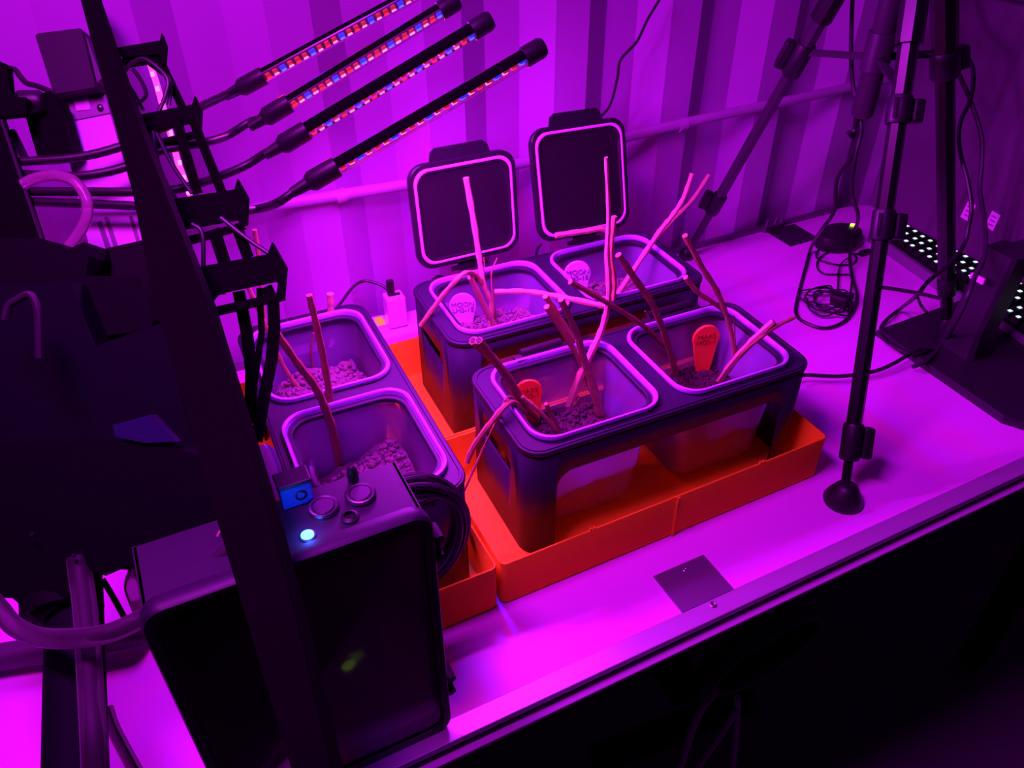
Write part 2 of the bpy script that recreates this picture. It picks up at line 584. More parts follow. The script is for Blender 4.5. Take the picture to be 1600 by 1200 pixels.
def stand(label, loc, rotz):
    t = thing('planter_stand', label, 'stand', loc, rotz, 'black planter stands')
    R = 0.024
    cu, cv = SL / 2, SW / 2
    holes = [rrect(0.146, 0.130, 0.026, 6, c, cv) for c in (cu - 0.0935, cu + 0.0935)]
    me = plate_with_holes('top_plate', rrect(SL, SW, R, 8, cu, cv), holes, SH - 0.006, SH, 0.0016)
    me.materials.append(M_STAND)
    for p_ in me.polygons:
        p_.use_smooth = True
    me.set_sharp_from_angle(angle=math.radians(35))
    obj('top_plate', me, M_STAND, t, local=True)
    # raised border ring on the plate
    ob = MB()
    rr = []
    for dw, z in ((-0.003, SH - 0.001), (-0.004, SH + 0.0012), (-0.008, SH + 0.0012), (-0.010, SH - 0.001)):
        rr.append([V((x, y, z)) for x, y in rrect(SL + dw, SW + dw, R - 0.002, 8, cu, cv)])
    ob.loft(rr, True, False, False)
    obj('border_ridge', ob, M_STAND, t, local=True)
    # wall of the stand: short sides closed with a handle slot, long sides an arch between corner legs
    mb = MB()
    leg = 0.036

    def strip(cols):
        for (pa, ia), (pb, ib) in zip(cols[:-1], cols[1:]):
            for (a0, a1), (b0, b1) in zip(ia, ib):
                q = [V((pa[0], pa[1], a0)), V((pb[0], pb[1], b0)), V((pb[0], pb[1], b1)), V((pa[0], pa[1], a1))]
                if (q[0] - q[3]).length < 1e-5 and (q[1] - q[2]).length < 1e-5:
                    continue
                if (q[0] - q[3]).length < 1e-5:
                    q = q[:3]
                elif (q[1] - q[2]).length < 1e-5:
                    q = [q[0], q[1], q[3]]
                mb.quad(q)
    Z0, Z1 = 0.0, SH - 0.005
    zt, ra = SH - 0.038, 0.022

    def corner(cx, cy, a0):
        return [((cx + R * math.cos(math.radians(a0 + 90 * k / 8)), cy + R * math.sin(math.radians(a0 + 90 * k / 8))), [(Z0, Z1)]) for k in range(9)]
    for y, sgn in ((0.0, 1), (SW, -1)):
        # long side
        xs0, xs1 = (R, SL - R)
        strip([((xs0, y), [(Z0, Z1)]), ((leg, y), [(Z0, Z1)])])
        cols = []
        for k in range(9):
            a = math.radians(90 * k / 8)
            cols.append(((leg + ra - ra * math.cos(a), y), [(zt - ra + ra * math.sin(a), Z1)]))
        for k in range(9):
            a = math.radians(90 - 90 * k / 8)
            cols.append(((SL - leg - ra + ra * math.cos(a), y), [(zt - ra + ra * math.sin(a), Z1)]))
        strip(cols)
        strip([((SL - leg, y), [(Z0, Z1)]), ((xs1, y), [(Z0, Z1)])])
    hs, hz, hr, ms = 0.040, 0.108, 0.0085, SW / 2
    for x in (0.0, SL):
        cols = [((x, R), [(0.0, hz), (hz, Z1)]), ((x, ms - hs), [(0.0, hz), (hz, Z1)])]
        for k in range(1, 9):
            a = math.radians(90 * k / 8)
            cols.append(((x, ms - hs + hr - hr * math.cos(a)), [(0.0, hz - hr * math.sin(a)), (hz + hr * math.sin(a), Z1)]))
        for k in range(0, 8):
            a = math.radians(90 - 90 * k / 8)
            cols.append(((x, ms + hs - hr + hr * math.cos(a)), [(0.0, hz - hr * math.sin(a)), (hz + hr * math.sin(a), Z1)]))
        cols += [((x, ms + hs), [(0.0, hz), (hz, Z1)]), ((x, SW - R), [(0.0, hz), (hz, Z1)])]
        strip(cols)
    strip(corner(R, R, 180)); strip(corner(SL - R, R, 270)); strip(corner(SL - R, SW - R, 0)); strip(corner(R, SW - R, 90))
    bmesh.ops.remove_doubles(mb.bm, verts=mb.bm.verts, dist=1e-5)
    # face outward from the middle of the stand
    for f in mb.bm.faces:
        f.normal_update()
        c = f.calc_center_median()
        d = V((c.x - max(R, min(SL - R, c.x)), c.y - max(R, min(SW - R, c.y)), 0))
        if f.normal.dot(d) < 0:
            f.normal_flip()
    me = bpy.data.meshes.new('side_wall')
    mb.bm.to_mesh(me); mb.bm.free()
    me.materials.append(M_STAND)
    for p_ in me.polygons:
        p_.use_smooth = True
    me.set_sharp_from_angle(angle=math.radians(40))
    o = obj('side_wall', me, M_STAND, t, local=True)
    sd = o.modifiers.new('thick', 'SOLIDIFY')
    sd.thickness = 0.0032
    sd.offset = -1
    # low retaining ribs beside the openings and hinge barrels at the back edge
    for c in (cu - 0.0935, cu + 0.0935):
        obj('locating_rib', MB().tube(smoothpath([V((c - 0.081, cv - 0.02, SH + 0.001)), V((c - 0.081, cv - 0.048, SH + 0.001)), V((c - 0.070, cv - 0.064, SH + 0.001)), V((c - 0.055, cv - 0.0705, SH + 0.001))], 5), 0.0016, 6), M_STAND, t, local=True)
    return t


SA = -0.0249
LEGZ = 0.0032
st1 = stand('black stand at the front holding the two pots with red tags', (0.2052, -0.0988, LEGZ), SA)
st2 = stand('black stand at the back holding the two pots with open lids', (0.2163, 0.1228, LEGZ), SA)
st3 = stand('black stand on the left running front to back, behind the control box', (0.137, -0.106, LEGZ), SA + math.pi / 2)


# ------------------------------------------------------------------ pots
def pot(label, loc, rotz, soil_z, soil_mat, tilt=(0, 0), seed=0):
    t = thing('planter_pot', label, 'pot', loc, rotz, 'milky planter pots')
    W, D, H = 0.164, 0.147, 0.150
    b, th = 0.0, 0.0016
    rings = []
    for k, (dw, z, r) in enumerate(((-0.045, 0.0, 0.018), (-0.036, 0.0015, 0.02), (-0.030, 0.008, 0.024), (-0.013, H - 0.02, 0.026), (-0.0075, H - 0.002, 0.027))):
        rings.append([V((x, y, z)) for x, y in rrect(W + dw, D + dw, r, 6)])
    inner = []
    for k, (dw, z, r) in enumerate(((-0.0075 - 2 * th, H - 0.002, 0.026), (-0.013 - 2 * th, H - 0.02, 0.025), (-0.030 - 2 * th, 0.008, 0.022), (-0.036 - 2 * th, 0.0032, 0.018))):
        inner.append([V((x, y, z)) for x, y in rrect(W + dw, D + dw, r, 6)])
    obj('pot_wall', MB().loft(rings + inner), M_POT, t, local=True)
    rr = []
    for dw, z in ((-0.0085, H - 0.003), (-0.003, H - 0.003), (-0.0005, H - 0.002), (0.0, H + 0.001), (-0.0015, H + 0.0030), (-0.0050, H + 0.0034), (-0.0072, H + 0.0024), (-0.0085, H - 0.001)):
        rr.append([V((x, y, z)) for x, y in rrect(W + dw, D + dw, 0.028, 7)])
    rr.append(rr[0])
    obj('rim', MB().loft(rr, True, False, False), M_RIM, t, local=True)
    # soil: a heaped body and loose crumbs on it
    rnd = random.Random(seed)
    N = 26
    f = (soil_z - 0.008) / (H - 0.028)
    sw, sd_ = W - 0.030 + 0.012 * f - 0.006, D - 0.030 + 0.012 * f - 0.006
    sm = MB()
    grid = []
    for j in range(N + 1):
        row = []
        for i in range(N + 1):
            u, v = i / N * 2 - 1, j / N * 2 - 1
            # squash the square grid into a rounded square
            k = 1 - 0.13 * (u * u) * (v * v)
            x, y = u * sw / 2 * k, v * sd_ / 2 * k
            h = soil_z + tilt[0] * u + tilt[1] * v + 0.010 * noise.noise(V((x * 38, y * 38, seed))) + 0.005 * noise.noise(V((x * 120, y * 120, seed + 3)))
            row.append(sm.bm.verts.new((x, y, h)))
        grid.append(row)
    for j in range(N):
        for i in range(N):
            sm.bm.faces.new((grid[j][i], grid[j][i + 1], grid[j + 1][i + 1], grid[j + 1][i]))
    # side and bottom of the soil body
    edge = [grid[0][i] for i in range(N)] + [grid[j][N] for j in range(N)] + [grid[N][N - i] for i in range(N)] + [grid[N - j][0] for j in range(N)]
    low = [sm.bm.verts.new((v.co.x * 0.92, v.co.y * 0.92, 0.006)) for v in edge]
    n = len(edge)
    for i in range(n):
        sm.bm.faces.new((edge[i], low[i], low[(i + 1) % n], edge[(i + 1) % n]))
    sm.bm.faces.new(low)
    for k in range(620):
        u, v = rnd.uniform(-0.93, 0.93), rnd.uniform(-0.93, 0.93)
        kx = 1 - 0.13 * u * u * v * v
        x, y = u * sw / 2 * kx, v * sd_ / 2 * kx
        h = soil_z + tilt[0] * u + tilt[1] * v + 0.010 * noise.noise(V((x * 38, y * 38, seed))) + 0.001
        s = rnd.choice((0.0013, 0.0018, 0.0024, 0.0030, 0.0040))
        mm = Matrix.Translation((x, y, h)) @ Matrix.Rotation(rnd.uniform(0, 6), 4, V((rnd.random(), rnd.random(), 1))) @ Matrix.Diagonal((s * rnd.uniform(.7, 1.4), s, s * rnd.uniform(.6, 1.2), 1))
        bmesh.ops.create_icosphere(sm.bm, subdivisions=1, radius=1.0, matrix=mm)
    so = obj('soil', sm, soil_mat, t, smooth=False, local=True, kind='stuff')
    return t


def stand_pt(loc, rz, u, v, z):
    return V(loc) + Matrix.Rotation(rz, 3, 'Z') @ V((u, v, z))


PZ = SH - 0.147 + 0.0004          # rim rests on the plate
pots = {}


def place(key, st, idx, label, soil_z, m, tilt, seed):
    u = SL / 2 + (-0.0935, 0.0935)[idx]
    p_ = stand_pt(st.location, st.rotation_euler.z, u, SW / 2, PZ)
    pots[key] = pot(label, p_, st.rotation_euler.z, soil_z, m, tilt, seed)


place('c1', st1, 0, 'milky pot of dark soil in the front stand, at its left, with many stems', 0.063, M_SOIL_D, (0.004, 0.006), 1)
place('c2', st1, 1, 'milky pot of dark soil in the front stand, at its right, tag fully showing', 0.064, M_SOIL_D, (0.0, 0.006), 2)
place('c3', st2, 0, 'milky pot in the back stand below the left open lid', 0.083, M_SOIL_L, (0.0, 0.002), 3)
place('c4', st2, 1, 'milky pot in the back stand below the right open lid', 0.086, M_SOIL_L, (0.0, 0.004), 4)
place('lb', st3, 0, 'milky pot in the left stand, just behind the grey control box', 0.060, M_SOIL_L, (0.014, -0.018), 5)
place('la', st3, 1, 'milky pot in the left stand nearest the wall, behind the cable rack', 0.077, M_SOIL_L, (0.0, -0.004), 6)


# ------------------------------------------------------------------ open lids
def lid(label, bl, br, tl, tr, cablepts, clabel):
    c = (bl + br + tl + tr) / 4
    ux = ((br - bl) + (tr - tl)).normalized()
    wz = ((tl - bl) + (tr - br))
    wz = (wz - ux * wz.dot(ux)).normalized()
    ny = ux.cross(wz)
    if ny.y > 0:
        ny = -ny            # towards the viewer's side
    W = ((br - bl).length + (tr - tl).length) / 2
    H = ((tl - bl).length + (tr - br).length) / 2
    base = (bl + br) / 2
    t = thing('pot_lid', label, 'lid', base, group='open pot lids')

    def P(x, z, n):
        return c + ux * x + wz * z + ny * n
    rings = []
    for dw, n in ((-0.016, -0.008), (-0.006, -0.0075), (-0.001, -0.005), (0, -0.002), (0, 0.004), (-0.002, 0.0055), (-0.010, 0.0055), (-0.011, 0.0042)):
        rings.append([P(x, z, n) for x, z in rrect(W + dw, H + dw, 0.024, 7)])
    obj('lid_shell', MB().loft(rings), M_LID, t)
    g = []
    for dw, n in ((-0.013, 0.0042), (-0.0135, 0.0068), (-0.017, 0.0078), (-0.0205, 0.0068), (-0.021, 0.0042)):
        g.append([P(x, z, n) for x, z in rrect(W + dw, H + dw, 0.020, 7)])
    obj('gasket', MB().loft(g, True, False, False), M_GASKET, t)
    i = []
    for dw, n in ((-0.0215, 0.0040), (-0.022, 0.0062), (-0.026, 0.0064), (-0.030, 0.0044)):
        i.append([P(x, z, n) for x, z in rrect(W + dw, H + dw, 0.017, 7)])
    obj('inner_panel', MB().loft(i), M_LIDIN, t)
    tabp = [(-0.046, H / 2 - 0.003), (-0.043, H / 2 + 0.012), (-0.036, H / 2 + 0.017), (0.034, H / 2 + 0.017), (0.041, H / 2 + 0.012), (0.046, H / 2 - 0.003)]
    obj('pull_tab', MB().loft([[P(x, z, -0.004) for x, z in tabp], [P(x, z, -0.0005) for x, z in tabp]]), M_LID, t, False)
    hb = MB()
    hp = [(-0.020, -H / 2 + 0.002), (0.020, -H / 2 + 0.002), (0.016, -H / 2 - 0.014), (-0.016, -H / 2 - 0.014)]
    hb.loft([[P(x, z, -0.006) for x, z in hp], [P(x, z, 0.002) for x, z in hp]])
    obj('hinge', hb, M_LID, t, False)
    obj('hinge_pin', MB().cyl(P(-0.028, -H / 2 - 0.010, -0.003), P(0.028, -H / 2 - 0.010, -0.003), 0.0035, seg=10), M_BLACK, t)
    return t


yb = 0.312
lid('charcoal lid standing open above the left pot of the back stand', aty(655, 425, yb), aty(812, 385, yb), aty(632, 259, yb + 0.020), aty(800, 232, yb + 0.022),
    None, None)
lid('charcoal lid standing open above the right pot, leaning farther back', aty(846, 383, yb), aty(985, 348, yb), aty(820, 200, yb + 0.048), aty(970, 185, yb + 0.048),
    None, None)
cable('thin_cable', [aty(x, y, 0.318) for x, y in ((675, 470), (672, 452), (676, 438), (688, 432), (700, 441), (702, 455))], 0.0026, M_CABLE,
      'short black wire loop behind the left open lid hinge', 'wire')
cable('thin_cable', [aty(x, y, 0.318) for x, y in ((842, 412), (838, 400), (840, 388), (846, 380))], 0.0022, M_CABLE,
      'short black wire behind the right open lid hinge', 'wire')

# hinges of the front pots whose lids are off
for (x0, y0, x1, y1, lab) in ((810, 549, 868, 527, 'black hinge barrel on the rear edge of the front stand, left pot'),
                              (1010, 492, 1070, 468, 'black hinge barrel on the rear edge of the front stand, right pot')):
    a, b = atz(x0, y0, SH + 0.010), atz(x1, y1, SH + 0.010)
    b.y = a.y = 0.064
    mb = MB()
    mb.tube([a, b], 0.0055, 10)
    mb.box(((a.x + b.x) / 2, a.y - 0.006, SH + 0.0065), (abs(b.x - a.x) + 0.02, 0.012, 0.005), bev=0.001)
    tag(obj('hinge_barrel', mb, M_BLACK), lab, 'hinge')


# ------------------------------------------------------------------ plant tags
def marker(label, base, head, facing, m, mt, lines, wid=0.036, cat='tag'):
    """spoon shaped plant marker: BASE in the soil, HEAD the middle of its round end"""
    base, head = V(base), V(head)
    up = (head - base).normalized()
    ux = V(facing)
    ux = (ux - up * ux.dot(up)).normalized()
    nn = ux.cross(up)
    if nn.dot(CAM - head) < 0:
        nn = -nn
    t = thing('plant_tag', label, cat, base, group='printed plant tags')
    L = (head - base).length
    r = wid / 2
    out = [(-0.0075, 0.0)]
    for k in range(15):
        a = math.radians(205 - 230 * k / 14)
        out.append((r * math.cos(a), L + r * 1.05 * math.sin(a)))
    out += [(0.0075, 0.0)]
    fr = [base + ux * x + up * z + nn * 0.0015 for x, z in out]
    f2 = [base + ux * (x * .96) + up * (L + (z - L) * .97) + nn * 0.0022 for x, z in out]
    bk = [base + ux * x + up * z - nn * 0.0015 for x, z in out]
    obj('tag_body', MB().loft([f2, fr, bk]), m, t, False)
    me = text_mesh(lines, wid * 0.27, 0.0005)
    R = Matrix((ux, up, nn)).transposed().to_4x4()
    if ux.cross(up).dot(nn) < 0:
        R = Matrix((-ux, up, nn)).transposed().to_4x4()
    R.translation = head + nn * 0.0024 - up * 0.001
    me.transform(R)
    me.materials.append(mt)
    obj('lettering', me, mt, t)
    return t


def soilp(x, y, z=0.074):
    return atz(x, y, z)


b = soilp(727, 528)
h = aty(723, 478, b.y + 0.004)
marker('pale tag reading MOON in the pot below the left open lid', b, h, (1, -0.35, 0), M_MOON, M_MOONT, 'MOON\nLHS-1E', 0.0385)
h = aty(902, 428, 0.205)
b = h - V((0, 0.004, 0.058))
marker('pale tag reading MOON in the pot below the right open lid', b, h, (1, -0.35, 0), M_MOON, M_MOONT, 'MOON\nLHS-1E', 0.0385)
h = aty(826, 612, 0.036)
b = h - V((-0.004, 0.004, 0.058))
marker('red tag reading MARS half hidden behind two brown stems', b, h, (1, -0.35, 0), M_MARS, M_MARST, 'MARS\nMGS-1', 0.034)
b = soilp(1096, 590)
h = aty(1103, 528, b.y + 0.004)
marker('red tag reading MARS standing clear in the right front pot', b, h, (1, -0.30, 0), M_MARS, M_MARST, 'MARS\nMGS-1', 0.037)
b = soilp(501, 757, 0.07)
h = aty(493, 736, b.y + 0.004)
marker('pale tag seen edge on in the left pot behind the control box', b, h, (0.35, 0.95, 0), M_MOON, M_MOONT, 'MOON\nLHS-1E', 0.034)
b = soilp(427, 622, 0.078)
h = aty(423, 600, b.y + 0.004)
marker('pale tag seen edge on in the left rear pot, behind a strap', b, h, (0.35, 0.95, 0), M_MOON, M_MOONT, 'MOON\nLHS-1E', 0.030)


# ------------------------------------------------------------------ dried plants
def plant(name, label, stems, hollow=False):
    """stems: list of (material, soil height, [(x, y, towards viewer offset)], r0, r1)"""
    first = stems[0]
    b0 = atz(first[2][0][0], first[2][0][1], first[1])
    t = thing(name, label, 'plant', b0, group='dried plants in the pots')
    for (m_, sz, pts, r0, r1) in stems:
        y0 = atz(pts[0][0], pts[0][1], sz).y
        P = []
        for pt in pts:      # stems stand about upright; a fourth number fixes the height instead
            P.append(atz(pt[0], pt[1], pt[3]) if len(pt) > 3 else aty(pt[0], pt[1], y0 + pt[2] * 0.35))
        P = [P[0] + (P[0] - P[1]).normalized() * 0.006] + P
        sp = smoothpath(P, 5)
        n = len(sp)
        rr = [r0 + (r1 - r0) * i / (n - 1) for i in range(n)]
        # knobbly wobble
        for i in range(1, n - 1):
            rr[i] *= 1 + 0.12 * math.sin(i * 2.1 + r0 * 9000)
        o = obj('stem', MB().tube(sp, rr, 7), m_, t)
        if hollow:
            ax = (sp[-1] - sp[-2]).normalized()
            obj('hollow_end', MB().lathe(sp[-1], [(r1 * 0.66, -0.0005), (r1 * 0.66, 0.0005), (r1 * 0.5, 0.0003)], ax, 10), M_SOIL_D, o)
    return t


S, SD, SLt = M_STEM, M_STEM_D, M_STEM_L
plant('dried_plant', 'tall bundle of dried pinkish stems in the front stand, left pot', [
    (S, .074, [(940, 655, 0), (923, 593, -.015), (909, 551, -.02), (901, 521, -.03), (876, 468, -.04)], .0058, .0036),
    (S, .074, [(930, 625, -.005), (907, 567, -.02), (896, 545, -.025), (854, 479, -.05)], .0034, .0036),
    (S, .074, [(925, 600, -.01), (905, 545, -.025), (880, 505, -.04), (852, 463, -.055)], .003, .0036),
    (SLt, .074, [(887, 644, 0), (904, 593, -.01), (920, 559, -.01), (939, 519, 0), (949, 481, .0), (952, 440, .0), (949, 395, .01), (951, 332, .02), (947, 246, .03)], .0060, .0020),
    (S, .074, [(925, 560, -.01), (938, 525, -.002), (955, 480, 0), (960, 440, 0), (955, 395, 0), (960, 338, 0)], .0040, .0036),
    (SLt, .074, [(950, 470, .0), (948, 400, .0), (947, 360, .0), (910, 362, .01), (868, 368, .02)], .0042, .0042),
    (S, .074, [(958, 415, -.004), (966, 404, -.004), (985, 386, -.02)], .0038, .0026),
    (S, .074, [(938, 518, -.01), (950, 500, -.012), (961, 498, -.012)], .0018, .0016),
])
plant('dried_plant', 'dried leaf and short broken stub at the front of the left front pot', [
    (S, .074, [(875, 679, 0), (843, 643, -.01), (816, 620, 0, .15)], .0034, .0026),
    (SD, .074, [(875, 676, -.002), (864, 652, -.012), (853, 631, -.02)], .0026, .0026),
    (SLt, .074, [(889, 645, 0), (896, 632, -.006), (905, 620, -.01)], .0060, .0015),
])
plant('dried_plant', 'pair of brown hollow stems leaning left over the front stand', [
    (SD, .095, [(827, 645, 0), (784, 577, -.10), (739, 532, -.12)], .0044, .0052),
    (SD, .092, [(838, 652, 0), (813, 625, -.03), (795, 593, -.09), (748, 532, -.12)], .0034, .0046),
], True)
plant('dried_plant', 'dried stem bent over the left side of the front stand', [
    (S, .074, [(832, 652, 0), (815, 640, 0, .125), (797, 629, 0, .178), (768, 660, 0, .165), (741, 697, 0, .135), (730, 722, 0, .115)], .0036, .0036),
    (S, .074, [(830, 655, 0), (797, 620, 0, .180), (780, 650, 0, .165), (750, 712, 0, .12), (724, 770, 0, .08)], .0020, .0014),
])
plant('dried_plant', 'arching and upright dried stems in the pot below the left open lid', [
    (SLt, .095, [(779, 519, 0), (760, 484, -.01), (735, 433, -.02)], .0042, .0042),
    (S, .095, [(775, 513, 0), (768, 476, -.005), (752, 440, -.012), (739, 428, -.03), (723, 429, 0, .222), (693, 460, 0, .195), (657, 509, 0, .150)], .0036, .0032),
    (SLt, .095, [(766, 519, 0), (768, 476, .0), (756, 445, .005), (750, 410, .02), (740, 345, .04), (728, 278, .055)], .0036, .0042),
    (S, .095, [(775, 500, 0), (771, 468, 0), (768, 428, .005), (777, 403, .01)], .0022, .0010),
    (S, .095, [(771, 480, 0), (760, 445, .0), (756, 402, .01)], .0020, .0008),
])
plant('dried_plant', 'long dried stem lying across between the two back pots', [
    (SLt, .195, [(939, 477, 0), (880, 465, 0, .20), (824, 456, 0, .205), (773, 456, 0, .205)], .0040, .0036),
])
plant('dried_plant', 'pair of pale stems slanting up right from the right back pot', [
    (SLt, .100, [(955, 474, 0), (965, 460, -.002), (994, 416, .0), (1030, 363, .01), (1050, 338, .015), (1068, 310, .02), (1082, 271, .025)], .0046, .0036),
    (SLt, .100, [(1020, 378, .008), (1050, 345, .012), (1082, 312, .018), (1108, 273, .022)], .0036, .0036),
])
plant('dried_plant', 'dark dried stems in the right front pot, left of the red tag', [
    (SD, .076, [(1060, 597, 0), (1044, 540, -.01), (1022, 480, -.01), (995, 440, 0), (966, 398, .01)], .0040, .0042),
    (SD, .076, [(1057, 590, 0), (1049, 553, -.01), (1032, 534, -.01), (1000, 505, -.01), (947, 472, 0), (891, 440, .01)], .0030, .0036),
    (SD, .076, [(1052, 570, 0), (1048, 550, -.01), (1029, 518, -.015), (1008, 486, -.02)], .0020, .0008),
])
plant('dried_plant', 'dried stems in the right front pot, right of the red tag', [
    (S, .076, [(1151, 585, 0), (1146, 537, -.01), (1136, 496, -.01), (1120, 455, -.01), (1095, 415, 0), (1070, 368, .01)], .0032, .0036),
    (S, .076, [(1148, 560, 0), (1136, 496, -.01), (1117, 475, -.01), (1092, 458, -.005), (1071, 433, 0)], .0022, .0036),
    (SLt, .076, [(1120, 602, 0), (1143, 569, 0, .135), (1174, 534, 0, .185), (1209, 502, 0, .215)], .0050, .0040),
    (SD, .076, [(1130, 590, -.005), (1160, 552, 0, .165), (1205, 515, 0, .205), (1241, 496, 0, .215)], .0034, .0024),
    (SD, .076, [(1153, 590, 0), (1149, 540, -.01), (1147, 493, -.012)], .0014, .0008),
])
plant('dried_plant', 'long dried stems in the left pot behind the control box', [
    (SD, .072, [(531, 735, 0), (523, 685, -.02), (510, 643, -.03), (492, 604, -.03), (465, 568, -.03), (432, 520, -.03)], .0056, .0040),
    (SD, .072, [(527, 715, -.01), (519, 670, -.02), (516, 628, -.02), (507, 568, -.02), (495, 511, -.02), (483, 461, -.02)], .0048, .0036),
])
plant('dried_plant', 'thin dried stems in the left rear pot, behind the cable rack', [
    (S, .078, [(470, 612, 0), (447, 580, -.01), (430, 545, -.02), (405, 487, -.02), (384, 440, -.02)], .0034, .0028),
    (SLt, .078, [(510, 570, 0), (509, 545, -.01), (514, 510, -.015), (517, 480, -.02), (516, 459, -.02)], .0034, .0050),
    (SD, .078, [(492, 592, 0), (486, 550, -.01), (490, 520, -.01)], .0020, .0014),
    (S, .078, [(430, 590, 0), (412, 490, .01), (404, 400, .02), (398, 359, .02)], .0026, .0030),
])

# ------------------------------------------------------------------ power strip with charger
ps = thing('power_strip', 'white power strip with a glowing orange rocker, behind the left stand', 'power strip', (0.255, 0.375, 0.0))
Rz = Matrix.Rotation(math.radians(-3), 3, 'Z')
pc = atz(625, 512, 0.03)
obj('strip_body', MB().box((pc.x + 0.03, pc.y, 0.019), (0.21, 0.060, 0.038), Rz, 0.005), M_WHITEP, ps, False)
sw = atz(594, 503, 0.040)
obj('rocker_switch', MB().box((sw.x, sw.y, 0.040), (0.012, 0.022, 0.006), Rz, 0.0015), M_ROCKER, ps, False)
fr = MB()
for dx, dy, sx, sy in ((-0.010, 0, 0.004, 0.032), (0.010, 0, 0.004, 0.032), (0, -0.0145, 0.024, 0.004), (0, 0.0145, 0.024, 0.004)):
    fr.box((sw.x + dx, sw.y + dy, 0.0395), (sx, sy, 0.005), Rz, 0.0008)
obj('switch_frame', fr, M_WHITEP, ps, False)
for k in range(2):
    obj('socket', MB().lathe((pc.x + 0.062 + 0.045 * k, pc.y, 0.0375), [(0.017, 0), (0.017, 0.0015), (0.0145, 0.0015), (0.0145, 0.0008)], seg=20), M_WHITEP, ps)
cg = atz(620, 505, 0.040)
ch = thing('usb_charger', 'white USB charger plugged into the power strip', 'charger', (cg.x, cg.y, 0.038))
obj('charger_body', MB().box((cg.x, cg.y, 0.066), (0.030, 0.028, 0.052), Rz, 0.003), M_WHITEP, ch, False)
obj('usb_port', MB().box((cg.x + 0.003, cg.y, 0.0923), (0.014, 0.007, 0.0012), Rz), M_BLACK, ch, False)
dch = depth(V((cg.x, cg.y, 0.094)))
uc = thing('usb_cable', 'black USB cable arching from the white charger to the left stand', 'cable', (cg.x - 0.004, cg.y, 0.093))
up_ = atd(614, 478, dch)
obj('usb_plug', MB().box((cg.x - 0.004, cg.y, 0.106), (0.011, 0.008, 0.026), Rz, 0.0015), M_BLACK, uc, False)
obj('lead', MB().tube(smoothpath([V((cg.x - 0.004, cg.y, 0.118)), atd(610, 454, dch), atd(594, 445, dch), atd(570, 439, dch), atd(552, 448, dch), atd(535, 470, dch - .01), atd(521, 490, dch - .02), atd(514, 520, dch - 0.02)], 6), 0.0023, 8), M_CABLE, uc)

# ------------------------------------------------------------------ grow lights
TUBES = [  # left end, right end, distance, how far the face is turned towards the room
    ((377, 137), (690, -32), 0.95, 0.95, 'farthest'), ((416, 183), (716, 0), 0.90, 0.90, 'second farthest'),
    ((442, 226), (768, 30), 0.855, 0.855, 'second nearest'), ((486, 284), (850, 72), 0.805, 0.82, 'nearest')]
NECK = [
    [(351, 143), (312, 168), (250, 203), (189, 229), (120, 246), (27, 253)],
    [(390, 191), (355, 212), (318, 223), (250, 236), (196, 261), (123, 275), (30, 272)],
    [(414, 240), (385, 258), (345, 275), (300, 290), (255, 299), (207, 300), (42, 299)],
    [(468, 293), (435, 316), (405, 326), (370, 330), (300, 328), (213, 322), (45, 315)]]
FACE = [(0.05, -0.74, -0.67), (0.05, -0.62, -0.78), (0.0, -0.13, -0.99), (0.0, -0.28, -0.96)]
PATTERN = 'RRBRRRBRRRBRRRBRRRBRRB'
